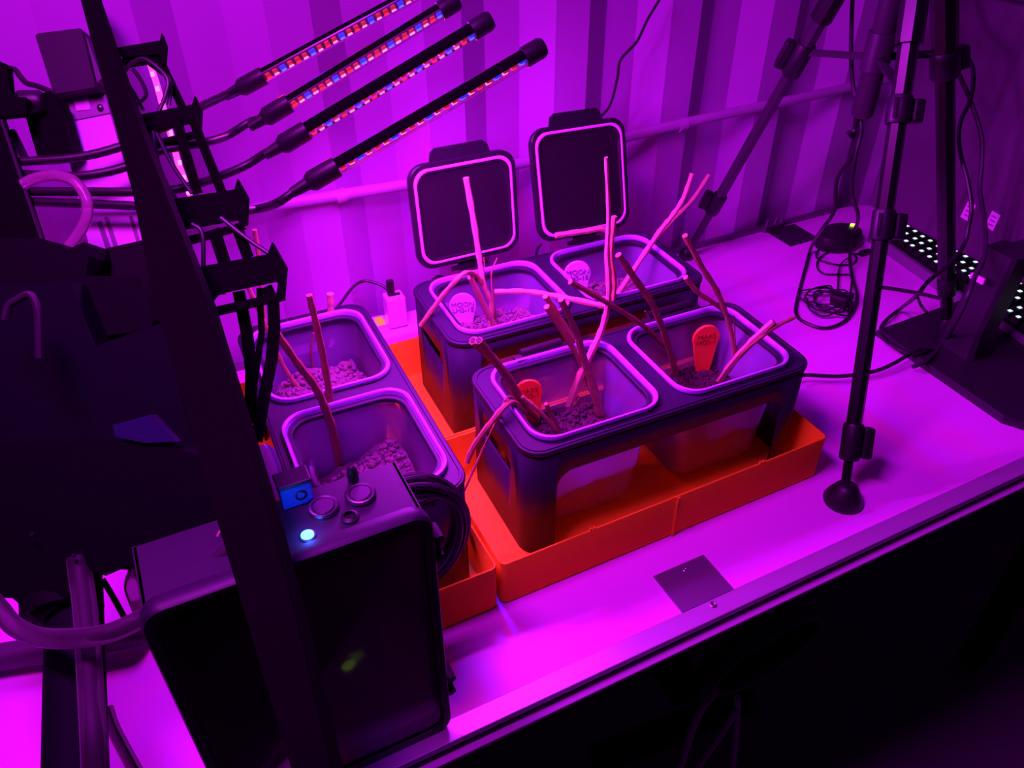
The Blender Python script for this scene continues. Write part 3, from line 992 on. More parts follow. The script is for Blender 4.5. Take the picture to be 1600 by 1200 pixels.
for i, (A, B, DA, DB, nm) in enumerate(TUBES):
    a, b = atd(A[0], A[1], DA), atd(B[0], B[1], DB)
    ax = (b - a).normalized()
    L = (b - a).length
    fn = V(FACE[i])
    fn = (fn - ax * fn.dot(ax)).normalized()
    sd = ax.cross(fn)
    t = thing('grow_light', 'slim grow light tube on a bendy black neck, %s of four' % nm, 'grow light', a, group='grow light tubes')
    r = 0.0085

    def half(s, sgn, rr, n=9, off=0.0):
        c = a + ax * s
        return [c + sd * (rr * math.cos(math.pi * k / (n - 1))) + fn * (sgn * rr * math.sin(math.pi * k / (n - 1)) + off) for k in range(n)]
    s0, s1 = 0.030, L - 0.022
    obj('tube_back', MB().loft([half(s0, -1, r), half(s1, -1, r)]), M_BLACKM, t)
    dif = MB()
    dif.loft([half(s0, 1, r * 0.97, off=0.0003), half(s1, 1, r * 0.97, off=0.0003)], closed=False, cap0=False, cap1=False)
    obj('led_cover', dif, M_DIFF, t)
    bd = MB()
    R3 = Matrix((ax, sd, fn)).transposed()
    bd.box(a + ax * ((s0 + s1) / 2) + fn * 0.0008, (s1 - s0, 0.014, 0.0012), R3)
    obj('led_board', bd, mat('led_board', (0.06, 0.015, 0.05), 0.5), t, False)
    n = len(PATTERN)
    for k, ch_ in enumerate(PATTERN):
        s = s0 + (s1 - s0) * (k + 0.5) / n
        up_s = 1 if sd.z > 0 else -1
        obj('led_reflection', MB().box(a + ax * s + fn * 0.0026 + sd * (0.0018 * up_s), (0.0078 if ch_ == 'B' else 0.0060, 0.0066, 0.0026), R3, 0.0008), M_BLUEGLOW if ch_ == 'B' else M_REDGLOW, t, False)  # glowing blocks stand in for the LEDs' dim reflection in the cover
        obj('led', MB().box(a + ax * s + fn * 0.0040 - sd * (0.0044 * up_s), (0.0060, 0.0030, 0.0032), R3, 0.0008), M_BLUE_LED if ch_ == 'B' else (M_PINK_LED if k % 2 else M_RED_LED), t, False)
    obj('end_cap', MB().tube([a + ax * (s1 - 0.002), a + ax * (L - 0.004), a + ax * L], [0.0105, 0.0105, 0.0085], 18), M_BLACK, t)
    obj('collar', MB().tube([a + ax * (-0.004), a + ax * 0.001, a + ax * s0], [0.0075, 0.0105, 0.0105], 18), M_BLACK, t)
    obj('neck_ferrule', MB().tube([a - ax * 0.022, a - ax * 0.003], [0.0052, 0.0068], 12), M_BLACK, t)
    nk = [a - ax * 0.004]
    for j, (x, y) in enumerate(NECK[i]):
        nk.append(atd(x, y, [min(DA + 0.012, 0.93), min(DA + 0.015, 0.90), 0.86, 0.84, 0.83, 0.82, 0.82][j]))
    sp = smoothpath(nk[:1] + nk[2:] if i == 0 else nk, 8)
    obj('gooseneck', MB().tube(sp, [0.0045 + 0.0003 * (q % 2) for q in range(len(sp))], 10), M_CABLE, t)
    # the light the tube gives: short red and blue lengths along its face
    seg = 'RBRRBR'
    for k, ch_ in enumerate(seg):
        s = s0 + (s1 - s0) * (k + 0.5) / len(seg)
        ld = bpy.data.lights.new('tube_light', 'AREA')
        ld.shape = 'RECTANGLE'
        ld.size = (s1 - s0) / len(seg) * 0.9
        ld.size_y = 0.010
        red = ch_ == 'R'
        ld.color = LAMP_RED if red else LAMP_BLUE
        ld.energy = (LAMP_POWER_RED if red else LAMP_POWER_BLUE) * (0.6, 0.75, 1.5, 2.0)[i]
        lo = bpy.data.objects.new('tube_light', ld)
        COL.objects.link(lo)
        mm = Matrix((ax, -sd, -fn)).transposed().to_4x4()
        if Matrix((ax, -sd, -fn)).determinant() < 0:
            mm = Matrix((ax, sd, -fn)).transposed().to_4x4()
        mm.translation = a + ax * s + fn * 0.0100
        lo.matrix_world = mm

# ------------------------------------------------------------------ light stand on the right
APEX = V((0.842, 0.13, 0.70))
FOOT = [atz(1318, 778, 0.006), atz(1073, 398, 0.006), V((1.035, 0.02, 0.016))]
ls = thing('light_stand', 'black tripod light stand with telescopic legs standing across the table', 'tripod', (APEX.x, APEX.y, 0.0))
SECT = [  # fractions along foot to apex, radius
    [(0.0, 0.19, 0.0066), (0.17, 0.565, 0.0092), (0.545, 0.80, 0.0112), (0.775, 1.0, 0.0150)],
    [(0.0, 0.16, 0.0070), (0.15, 0.58, 0.0088), (0.56, 1.0, 0.0108)],
    [(0.0, 0.20, 0.0070), (0.18, 0.62, 0.0105), (0.60, 1.0, 0.0125)]]


def project(p):
    d = p - CAM
    z = d.dot(FW)
    return 800 + FPX * d.dot(RT) / z, 600 - FPX * d.dot(UP) / z


def frac_at(foot, yy):
    lo, hi = 0.0, 1.0
    for _ in range(40):
        mid = (lo + hi) / 2
        if project(foot.lerp(APEX, mid))[1] > yy:
            lo = mid
        else:
            hi = mid
    return lo


f0 = FOOT[0]
g1, g2, g3 = frac_at(f0, 690), frac_at(f0, 352), frac_at(f0, 172)
SECT[0] = [(0.0, g1, 0.0062), (g1 - 0.01, g2, 0.0100), (g2 - 0.01, g3, 0.0112), (g3 - 0.01, frac_at(f0, 68), 0.0122), (frac_at(f0, 70), 1.0, 0.0165)]
h1, h2, h3 = frac_at(FOOT[1], 318), frac_at(FOOT[1], 92), frac_at(FOOT[1], 30)
SECT[1] = [(0.0, h1, 0.0080), (h1 - 0.01, h2, 0.0105), (h2 - 0.01, h3, 0.0125), (h3, 1.0, 0.0185)]
k1 = frac_at(FOOT[2], 100)
SECT[2] = [(0.0, 0.10, 0.010), (0.09, k1, 0.0130), (k1, 1.0, 0.0175)]
for i, ft in enumerate(FOOT):
    d = (APEX - ft).normalized()
    for (u0, u1, r) in SECT[i]:
        o = obj('leg_tube', MB().tube([ft.lerp(APEX, u0), ft.lerp(APEX, min(u1, 0.985))], r * (0.85 if i == 1 else 0.95), 8), M_TRIPODG if i == 1 and r < 0.013 else M_TRIPOD, ls, smooth=True)
    if i == 0:
        obj('foot', MB().lathe((ft.x, ft.y, 0.0), [(0.0235, 0), (0.0245, 0.004), (0.020, 0.014), (0.013, 0.026), (0.008, 0.030)], seg=20), M_BLACK, ls)
    else:
        obj('foot', MB().lathe((ft.x, ft.y, ft.z - 0.006), [(0.014, 0), (0.015, 0.004), (0.011, 0.016), (0.008, 0.020)], seg=16), M_BLACK, ls)
# clamps with ribbed thumb levers
for i, u, r, hgt in ((0, g1, 0.0125, 0.046), (0, g2, 0.0135, 0.036), (0, g3, 0.0145, 0.032), (1, h1, 0.013, 0.040), (1, h2, 0.015, 0.050), (2, k1, 0.019, 0.036), (2, 0.10, 0.014, 0.03)):
    ft = FOOT[i]
    d = (APEX - ft).normalized()
    c = ft.lerp(APEX, u)
    side = d.cross(V((FW.x, FW.y, FW.z))).normalized()
    nrm = side.cross(d).normalized()
    if nrm.dot(FW) > 0:
        nrm = -nrm
    if side.dot(RT) < 0:
        side = -side
    R3 = Matrix((side, nrm, d)).transposed()
    cl = obj('clamp', MB().tube([c - d * hgt / 2, c - d * (hgt / 2 - .003), c + d * (hgt / 2 - .003), c + d * hgt / 2], [r * .92, r, r, r * .92], 12), M_BLACK, ls)
    sg = -1 if i == 1 else 1
    obj('lever', MB().box(c + side * sg * (r + 0.006), (0.014, 0.016, hgt * 0.86), R3, 0.003), M_BLACK, cl, False)
    if i == 0 and u != g1:
        gr = MB()
        for k in range(6):
            gr.box(c - side * (r * 0.80 - k * 0.0024) + nrm * (r * 0.86), (0.0011, 0.0020, hgt * 0.74), R3)
        obj('grip_ribs', gr, M_TRIPODG, cl, False)
# centre column, its sleeve and the spreader struts
ctop = APEX
cb = V((APEX.x, APEX.y, 0.0))
lo, hi = 0.0, 0.7
for _ in range(40):
    mid = (lo + hi) / 2
    if project(V((APEX.x, APEX.y, mid)))[1] > 182:
        lo = mid
    else:
        hi = mid
zc = lo
obj('centre_column', MB().tube([V((APEX.x, APEX.y, zc)), V((APEX.x, APEX.y, zc + 0.005)), V((APEX.x, APEX.y, 0.69))], [0.0125, 0.0155, 0.0155], 14), M_TRIPODG, ls)
zs = zc + 0.085
obj('sleeve', MB().tube([V((APEX.x, APEX.y, zs - 0.022)), V((APEX.x, APEX.y, zs + 0.026))], 0.0185, 16), M_TRIPODG, ls)
obj('column_hook', MB().tube(smoothpath([V((APEX.x - 0.01, APEX.y, zc + 0.004)), V((APEX.x - 0.006, APEX.y, zc - 0.018)), V((APEX.x - 0.014, APEX.y - .006, zc - 0.024)), V((APEX.x - 0.024, APEX.y - .006, zc - 0.016))], 6), 0.0035, 8), M_BLACK, ls)
for i, ft in enumerate(FOOT):
    best = ft.lerp(APEX, (zs - ft.z) / (APEX.z - ft.z))
    if i == 1:
        best = ft.lerp(APEX, h2 + 0.015)
    st_ = V((APEX.x, APEX.y, zs - 0.006))
    dr = (best - st_).normalized()
    obj('spreader', MB().tube([st_ + dr * 0.014, best], 0.0058, 8, flat=0.55), M_TRIPODG if i == 1 else M_TRIPOD, ls)
obj('apex_hub', MB().lathe((APEX.x, APEX.y, 0.665), [(0.020, 0), (0.034, 0.006), (0.034, 0.05), (0.022, 0.06)], seg=20), M_BLACK, ls)

# ------------------------------------------------------------------ monitor, seen from behind
MX = 1.12
mo = thing('monitor', 'dark computer monitor seen from behind on a black stand at the right', 'monitor', (1.05, -0.06, 0.0))
mb = MB()
y0m, y1m, z0m, z1m = -0.36, 0.298, 0.086, 0.462
mb.box((MX + 0.012, (y0m + y1m) / 2, (z0m + z1m) / 2), (0.024, y1m - y0m, z1m - z0m), bev=0.006)
obj('back_panel', mb, M_MON, mo, False)
mb = MB()
mb.box((MX + 0.028, (y0m + y1m) / 2, (z0m + z1m) / 2), (0.012, y1m - y0m - 0.004, z1m - z0m - 0.004), bev=0.003)
obj('screen_frame', mb, M_MONB, mo, False)
# base
bo = [(0.925, 0.062), (0.915, -0.180), (0.930, -0.205), (1.20, -0.205), (1.22, -0.18), (1.22, 0.045), (1.205, 0.066)]
obj('stand_base', MB().loft([[V((x, y, 0.0)) for x, y in bo], [V((x, y, 0.008)) for x, y in bo], [V((x + (0.004 if x < 1 else -0.004), y * 0.98, 0.011)) for x, y in bo]]), M_MONB, mo, False)
pb = atz(1498, 560, 0.011)
col = [(-0.020, 0.034), (0.026, 0.034), (0.034, 0.022), (0.034, -0.022), (0.026, -0.034), (-0.020, -0.034), (-0.026, -0.026), (-0.026, 0.026)]
pcx, pcy = 1.008, -0.036
obj('stand_column', MB().loft([[V((pcx + x * .95, pcy + y * .95, 0.010)) for x, y in col], [V((pcx + x * .8, pcy + y * .8, 0.05)) for x, y in col], [V((pcx + 0.014 + x * .75, pcy + y * .75, 0.178)) for x, y in col]]), M_MONB, mo, False)
obj('mount_arm', MB().box((1.078, pcy - 0.055, 0.160), (0.084, 0.150, 0.034), bev=0.008), M_MONB, mo, False)
obj('cable_guide', MB().box((pcx - 0.028, pcy + 0.004, 0.140), (0.006, 0.024, 0.010), bev=0.002), M_STICKER, mo, False)
for (x, y, hx, hz) in ((1513, 330, 0.010, 0.030), (1551, 345, 0.010, 0.028)):
    q = atx(x, y, MX - 0.0006)
    stk = obj('sticker', MB().box(q, (0.0008, hx * 1.6, hz), Matrix.Rotation(0.10, 3, 'X')), M_STICKER, mo, False, label='pale sticker')
    pr = MB()
    for k in range(3):
        pr.box(q + V((-0.0006, 0, (k - 1) * hz * 0.25)), (0.0004, hx * 0.9, 0.0022))
    obj('sticker_print', pr, M_STICKERL, stk, False)

# ------------------------------------------------------------------ lit keyboard under the monitor
ka, kb_ = atz(1378, 388, 0.0), atz(1600, 545, 0.0)
kd = (kb_ - ka).normalized()
kn = V((-kd.y, kd.x, 0))
if kn.x < 0:
    kn = -kn
kt = thing('keyboard', 'black keyboard with white lit keys lying under the monitor', 'keyboard', ka + kd * 0.2)
R3 = Matrix((kd, kn, V((0, 0, 1)))).transposed()
if R3.determinant() < 0:
    R3 = Matrix((kd, -kn, V((0, 0, 1)))).transposed()
KL, KD = 0.45, 0.140
org = ka - kd * 0.035
obj('key_deck', MB().box(org + kd * KL / 2 + kn * KD / 2 + V((0, 0, 0.010)), (KL, KD, 0.018), R3, 0.003), M_KEY, kt, False)
obj('front_edge', MB().box(org + kd * KL / 2 + kn * (-0.004) + V((0, 0, 0.010)), (KL, 0.010, 0.020), R3, 0.002), M_KEYB, kt, False)
cap = None
pitch = 0.0212
for rw in range(6):
    for c in range(21):
        ctr = org + kd * (0.012 + pitch * (c + 0.5) - 0.003 * (rw % 3)) + kn * (0.010 + pitch * (rw + 0.5)) + V((0, 0, 0.019))
        if cap is None:
            mb = MB()
            hb, ht = 0.0090, 0.0066
            mb.loft([[V((x * hb, y * hb, 0)) for x, y in ((-1, -1), (1, -1), (1, 1), (-1, 1))], [V((x * ht, y * ht, 0.009)) for x, y in ((-1, -1), (1, -1), (1, 1), (-1, 1))]])
            cap = finish(mb, 'keycap', M_KEY)
            lm = MB()
            lm.box((0, 0, 0.0094), (0.0055, 0.0065, 0.0008))
            leg_me = finish(lm, 'legend', M_LEGEND)
        o = bpy.data.objects.new('keycap', cap)
        COL.objects.link(o)
        o.parent = kt
        o.matrix_local = Matrix.Translation(ctr - kt.location) @ R3.to_4x4()
        g = bpy.data.objects.new('legend', leg_me)
        COL.objects.link(g)
        g.parent = o
        g.location = (0.0012 * ((c * 7 + rw * 3) % 3 - 1), 0.0010 * ((c * 5 + rw) % 3 - 1), 0)

# ------------------------------------------------------------------ black receiver with green light and its cables
rc = atz(1308, 382, 0.0)
rv = thing('receiver', 'black domed receiver with a green light on the table', 'receiver', rc)
mb = MB()
prof = [(0.0, 1.0), (0.35, 1.02), (0.7, 0.92), (0.9, 0.62), (1.0, 0.12)]
rings = []
for h_, s in prof:
    rings.append([rc + V((0.047 * s * math.cos(a) * 1.05, 0.036 * s * math.sin(a), 0.002 + 0.036 * h_)) for a in [k * 2 * math.pi / 24 for k in range(24)]])
mb.loft(rings)
obj('shell', mb, M_BLACK, rv)
gl = atd(1334, 352, depth(rc + V((0.02, 0, 0.03))) - 0.004)
gb = MB()
for dx in (-0.0035, 0.0035):
    gb.lathe(gl + RT * dx, [(0.0012, -0.002), (0.0036, 0.0), (0.0036, 0.001), (0.001, 0.003)], -FW, 10)
obj('indicator_light', gb, M_GREEN, rv)

hookp = V((APEX.x - 0.018, APEX.y - 0.006, zc - 0.022))
hd = depth(hookp)
d_t = lambda x, y, z=0.003: atz(x, y, z)
wp = [atd(1336, -30, hd + .02), atd(1332, 0, hd + .02), atd(1330, 88, hd + .01), atd(1334, 140, hd), atd(1346, 203, hd),
      atd(1330, 245, hd + .03), atd(1308, 280, hd + .07), atd(1303, 330, hd + .11), atd(1283, 360, hd + .16), atz(1268, 385, .02), d_t(1258, 420), d_t(1245, 470), d_t(1244, 490), d_t(1256, 503), d_t(1288, 513), d_t(1318, 503),
      d_t(1335, 482), d_t(1339, 460), d_t(1331, 430), atz(1328, 400, .02), atd(1333, 365, depth(rc) - .05), atd(1341, 340, hd + .10), atd(1331, 300, hd + .06), atd(1336, 250, hd + .02), atd(1346, 206, hd)]
cable('looped_cable', wp, 0.0030, M_CABLE, 'black cable hanging from the centre column in a long loop onto the table', 'cable', 6)
rnd = random.Random(3)
cc = atz(1292, 476, 0.004)
tp = []
for k in range(64):
    a = k * 0.62
    rr_ = 0.030 + 0.010 * math.sin(k * 0.37) + rnd.uniform(-.006, .006)
    if k % 13 > 9:
        rr_ += 0.014
    tp.append(V((cc.x + rr_ * math.cos(a) * 1.0 + 0.006 * math.sin(k * .21), cc.y + rr_ * math.sin(a) * 0.9 + 0.004 * math.cos(k * .3), 0.004 + 0.014 * abs(math.sin(k * .83)))))
tb2 = thing('cable_tangle', 'small tangled coil of thin black cable on the white table', 'cable', (cc.x, cc.y, 0.0))
obj('coil', MB().tube(smoothpath(tp, 4), 0.0016, 6), M_CABLE, tb2)
obj('lead', MB().tube(smoothpath([tp[0], atz(1309, 448, .004), atz(1311, 420, .004), atz(1318, 408, .006), atz(1328, 402, .006)], 6), 0.0016, 6), M_CABLE, tb2)
obj('twist_tie', MB().box(atz(1312, 468, 0.012), (0.018, 0.030, 0.020), Matrix.Rotation(0.5, 3, 'Z'), 0.005), M_BLACK, tb2, False)
cable('thin_cable', [atz(x, y, .003) for x, y in ((1280, 388), (1275, 398), (1282, 407), (1310, 414), (1332, 412), (1338, 402), (1325, 394), (1296, 394), (1280, 404), (1277, 418), (1288, 428), (1312, 429), (1330, 432), (1328, 462), (1326, 490))], 0.0018, M_CABLE,
      'thin black lead curling out from under the domed receiver', 'cable')
cp = thing('jack_plug', 'small black plug lying right of the domed receiver', 'plug', atz(1350, 395, 0.0))
obj('plug_body', MB().tube([atz(1345, 396, .006), atz(1358, 392, .006)], [.006, .005], 10), M_BLACK, cp)
obj('plug_lead', MB().tube([atz(1332, 397, .004), atz(1345, 396, .006)], .0018, 8), M_CABLE, cp)

Dm = depth(V((1.05, 0.0, 0.25)))
cable('monitor_cable', [atd(x, y, Dm + dd) for x, y, dd in ((1474, -20, .02), (1474, 0, .02), (1477, 52, .01), (1495, 108, -.01), (1516, 157, -.01), (1533, 210, -.01), (1534, 252, -.01), (1531, 297, -.01), (1539, 350, -.03))] + [atd(1538, 402, Dm - .06), atd(1523, 433, Dm - .07), atd(1505, 480, Dm - .06), atz(1478, 530, .02), atz(1450, 562, .016), atz(1427, 573, .014)],
      0.0034, M_CABLE_P, 'thick black cable dropping in front of the monitor to its base', 'cable')
cable('monitor_cable', [atd(x, y, Dm + dd) for x, y, dd in ((1492, 70, .0), (1506, 82, -.005), (1520, 108, -.01), (1518, 150, -.012), (1500, 194, -.012), (1500, 235, -.01), (1511, 278, -.01), (1518, 322, -.01), (1514, 352, -.01), (1505, 385, -.01), (1480, 415, -.03), (1450, 440, -.05), (1433, 461, -.05))] + [atz(1410, 480, .02), atz(1388, 497, .008), atz(1376, 513, .004), atz(1380, 528, .012), atz(1405, 545, .015), atz(1430, 553, .015), atz(1455, 545, .015)],
      0.0030, M_CABLE, 'black cable twisting down beside the monitor and onto its base', 'cable')
cable('thin_cable', [atz(1433, 463, .03), atz(1441, 480, .012), atz(1455, 494, .008), atz(1470, 507, .016)], 0.0024, M_CABLE, 'short black cable end beside the monitor base', 'cable')
cable('table_cable', [atz(x, y, .004) for x, y in ((1372, 448), (1395, 451), (1430, 457), (1470, 466))], 0.0032, M_CABLE, 'black cable lying on the table behind the tripod front leg', 'cable')
cable('table_cable', [atz(x, y, z) for x, y, z in ((1245, 588, .02), (1262, 586, .018), (1313, 588, .014), (1367, 580, .012), (1400, 566, .014), (1432, 547, .018), (1450, 545, .018))], 0.0030, M_CABLE,
      'black cable running from the front stand to the monitor base', 'cable')

# ------------------------------------------------------------------ control box with smoked lid
BX0, BX1, BY0, BY1, BZ = -0.158, 0.043, -0.238, -0.176, 0.292
bx = thing('control_box', 'grey control box with smoked front lid and blue pilot light', 'box', ((BX0 + BX1) / 2, (BY0 + BY1) / 2, 0.0))
bcx, bcy = (BX0 + BX1) / 2, (BY0 + BY1) / 2
W, D = BX1 - BX0, BY1 - BY0
th = 0.003
sh = MB()   # open fronted case
sh.box((bcx, bcy, BZ - th / 2), (W, D, th), bev=0.001)
sh.box((bcx, bcy, th / 2), (W, D, th))
sh.box((BX0 + th / 2, bcy, BZ / 2), (th, D, BZ))
sh.box((BX1 - th / 2, bcy, BZ / 2), (th, D, BZ))
obj('case', sh, M_BOX, bx, False)
obj('smoked_back', MB().box((bcx, BY1 - th / 2, BZ / 2), (W - 0.008, th, BZ - 0.008)), M_SMOKEB, bx, False)
# front lid: raised frame and smoked window
fr = []
for dw, y in ((0.006, BY0 + 0.004), (0.008, BY0 - 0.001), (0.008, BY0 - 0.008), (0.005, BY0 - 0.0105), (-0.006, BY0 - 0.0105), (-0.009, BY0 - 0.008), (-0.009, BY0 - 0.003)):
    fr.append([V((x, y, z)) for x, z in rrect(W + dw, BZ + dw - 0.001, 0.016, 6, bcx, BZ / 2 + 0.0035)])
obj('lid_frame', MB().loft(fr, True, False, False), M_BOX, bx)
wn = []
for dw, y in ((-0.009, BY0 - 0.004), (-0.009, BY0 - 0.0075), (-0.014, BY0 - 0.0085)):
    wn.append([V((x, y, z)) for x, z in rrect(W + dw, BZ + dw - 0.001, 0.014, 6, bcx, BZ / 2 + 0.0035)])
obj('smoked_window', MB().loft(wn), M_SMOKE, bx)
for z in (0.250, 0.060):
    la_ = obj('latch', MB().box((BX1 + 0.0075, BY0 + 0.002, z), (0.007, 0.014, 0.034), bev=0.002), M_BOX, bx, False)
    mb = MB()
    mb.tube([V((BX1 + 0.0085, BY0 - 0.008, z - 0.006)), V((BX1 + 0.0085, BY0 + 0.010, z - 0.006))], 0.0032, 8)
    mb.tube([V((BX1 + 0.0085, BY0 - 0.008, z + 0.014)), V((BX1 + 0.0085, BY0 + 0.008, z + 0.014))], 0.0042, 8)
    obj('latch_pin', mb, M_BLACK, la_)
for (x, y, r_, m_) in ((505, 791, 0.0095, M_STEEL), (563, 771, 0.0095, M_STEEL)):
    q = atz(x, y, BZ + 0.003)
    bt = obj('push_button', MB().lathe((q.x, q.y, BZ - 0.0005), [(r_ + .0026, 0), (r_ + .0026, 0.003), (r_ + .0014, 0.0042), (r_ - .0004, 0.0038), (r_ - .0004, 0.0026)], seg=28), m_, bx, False)
    obj('button_face', MB().lathe((q.x, q.y, BZ + 0.0015), [(r_ - .0012, 0), (r_ - .0012, 0.0018), (r_ - .002, 0.0024)], seg=28), M_STEEL, bt, False)
q = atz(547, 810, BZ)
obj('cable_gland', MB().lathe((q.x, q.y, BZ - 0.0005), [(0.0068, 0), (0.0068, 0.003), (0.0042, 0.0044), (0.0040, 0.001)], seg=20), M_BLACK, bx)
q = atz(480, 834, BZ + 0.002)
ld = bpy.data.lights.new('pilot_glow', 'POINT')
ld.color, ld.energy, ld.shadow_soft_size = (0.02, 0.12, 1.0), 0.035, 0.003
lo = bpy.data.objects.new('pilot_glow', ld)
COL.objects.link(lo)
lo.location = (q.x, q.y, BZ + 0.010)
pl = obj('pilot_light', MB().lathe((q.x, q.y, BZ - 0.0005), [(0.0048, 0), (0.0048, 0.0018), (0.0036, 0.003), (0.001, 0.0036)], seg=20), M_PILOT, bx)
obj('pilot_bezel', MB().lathe((q.x, q.y, BZ - 0.0006), [(0.0066, 0), (0.0066, 0.0012), (0.0050, 0.0016), (0.0050, 0.0004)], seg=20), M_BOX, pl)
q = atz(546, 732, BZ + 0.006)
kn_ = MB().lathe((q.x, min(q.y, BY1 - 0.006), BZ - 0.0005), [(0.0042, 0), (0.0046, 0.008), (0.0036, 0.013), (0.0012, 0.015)], seg=14)
obj('rubber_knob', kn_, M_BLACK, bx)
q = aty(459, 752, BY1 - 0.014)
jk = obj('jack_housing', MB().box((q.x, BY1 - 0.007, BZ + 0.010), (0.024, 0.014, 0.020), bev=0.0012), M_BLUEP, bx, False, label='blue jack housing')
obj('jack_cover', MB().box((q.x, BY1 - 0.006, BZ + 0.022), (0.026, 0.018, 0.004), bev=0.0012), M_BLACK, jk, False)
obj('jack_socket', MB().lathe((q.x + 0.003, BY1 - 0.0138, BZ + 0.010), [(0.0045, 0), (0.0045, 0.0012), (0.0034, 0.0016), (0.0026, -0.002)], V((0, -1, 0)), 18), M_BLACK, jk)
# board, wires and green light behind the window
obj('circuit_board', MB().box((bcx - 0.01, BY0 + 0.030, 0.12), (0.12, 0.002, 0.16)), mat('dark_board', (0.02, 0.03, 0.02), 0.5), bx, False)
q = aty(534, 1040, BY0 + 0.024)
obj('green_light', MB().lathe(q, [(0.006, 0), (0.005, 0.002), (0.001, 0.003)], V((0, -1, 0)), 12), M_GREEN_IN, bx)
obj('inner_wire', MB().tube(smoothpath([aty(520, 1000, BY0 + .016), aty(526, 1025, BY0 + .012), aty(522, 1045, BY0 + .012), aty(540, 1075, BY0 + .016), aty(560, 1100, BY0 + .02)], 6), 0.003, 8), M_CABLE, bx)
# coil of cable hung on the right of the box
ck = thing('cable_coil', 'thick coil of glossy black cable hung behind the right of the control box', 'cable', (BX1, BY1 + 0.016, 0.14))
ctr = aty(640, 838, -0.160)
for lp in range(9):
    pts = []
    rx, rz = 0.046 + 0.0042 * (lp % 3), 0.060 + 0.0042 * ((lp * 2) % 3)
    for k in range(33):
        a = 2 * math.pi * k / 32
        pts.append(ctr + V((rx * math.cos(a) + 0.002 * math.sin(2 * a + lp), (lp - 4) * 0.0024 + 0.0016 * math.sin(3 * a + lp), rz * math.sin(a) + 0.002 * math.cos(2 * a + lp * 2))))
    obj('cable_turn', MB().tube(pts, 0.0034, 8, cap=False), M_BLACK, ck)

# ------------------------------------------------------------------ gantry and cable rack on the left
# sloping gantry beam, near the camera
bl_ = [(126, 0), (150, 90), (178, 190), (207, 300), (240, 470), (280, 600), (335, 800), (395, 1000), (455, 1200), (485, 1300)]
br_ = [(151, 0), (181, 90), (216, 190), (262, 310), (328, 480), (364, 600), (424, 800), (476, 1000), (522, 1200), (548, 1300)]
invd = lambda y: 1.0 / (1.190 + (2.40 - 1.190) * y / 1200.0)
rings = []
for (lx, ly), (rx, ry) in zip([(118, -30)] + bl_, [(142, -30)] + br_):
    a, b = atd(lx, ly, invd(ly)), atd(rx, ry, invd(ly))
    rings.append([a, b, b + FW * 0.012 + RT * 0.001, a + FW * 0.012])
bm_ = thing('gantry_beam', 'long dark gantry beam slanting across the left foreground', 'beam', rings[-1][0])
obj('beam_bar', MB().loft(rings), M_BEAM, bm_, False)
rings2 = []
for (lx, ly), (rx, ry) in list(zip(bl_, br_))[4:]:
    D_ = invd(ly)
    m0 = lx + (rx - lx) * 0.60
    a, b = atd(m0, ly, D_ - 0.004), atd(rx - 6, ry, D_ - 0.004)
    rings2.append([a, b, b + FW * 0.006, a + FW * 0.006])
obj('side_channel', MB().loft(rings2), M_BEAM, bm_, False)

rk = thing('cable_rack', 'black stepped cable rack with pointed brackets and hanging straps', 'rack', atd(390, 450, 0.72))
BR = [
    (0.86, [(178, 75), (250, 63), (252, 51), (259, 70), (257, 99), (252, 99), (250, 84), (190, 89)], [(186, 92), (248, 82), (252, 90), (190, 100)]),
    (0.83, [(213, 180), (300, 163), (304, 149), (314, 171), (312, 208), (306, 208), (306, 188), (228, 207)], [(228, 222), (302, 205), (310, 208), (230, 231)]),
    (0.775, [(255, 313), (366, 296), (371, 279), (387, 308), (385, 350), (374, 355), (372, 342), (272, 360)], [(276, 373), (370, 350), (380, 354), (279, 383)]),
    (0.70, [(294, 420), (418, 397), (425, 378), (447, 417), (443, 467), (427, 472), (425, 464), (432, 458), (434, 443), (430, 439), (318, 463)], [(328, 481), (426, 459), (442, 467), (333, 492)])]
for D_, face, bar in BR:
    o = obj('bracket', MB().pix(face, D_, 0.006), M_BLACKM, rk, False)
    obj('bracket_lip', MB().pix(bar, D_ + 0.004, 0.012), M_BLACKM, o, False)
for pts, wd, D_ in (
        ([(243, 80), (262, 120), (290, 180)], 12, 0.865), ([(275, 185), (288, 235), (308, 302)], 15, 0.82), ([(300, 185), (320, 235), (346, 300)], 14, 0.82),
        ([(333, 358), (350, 410)], 19, 0.765), ([(368, 350), (387, 402)], 17, 0.765),
        ([(372, 455), (385, 520), (392, 580), (391, 640), (386, 660)], 18, 0.72),
        ([(415, 448), (426, 470), (428, 510), (424, 560), (412, 620), (400, 690)], 18, [0.705] * 4 + [0.69, 0.67]),
        ([(330, 480), (342, 540), (360, 600), (380, 655)], 13, 0.70), ([(405, 450), (408, 520), (398, 590), (384, 650)], 9, 0.715)):
    obj('strap', MB().ribbon(pts, wd, D_, 0.003), M_BEAM, rk, False)
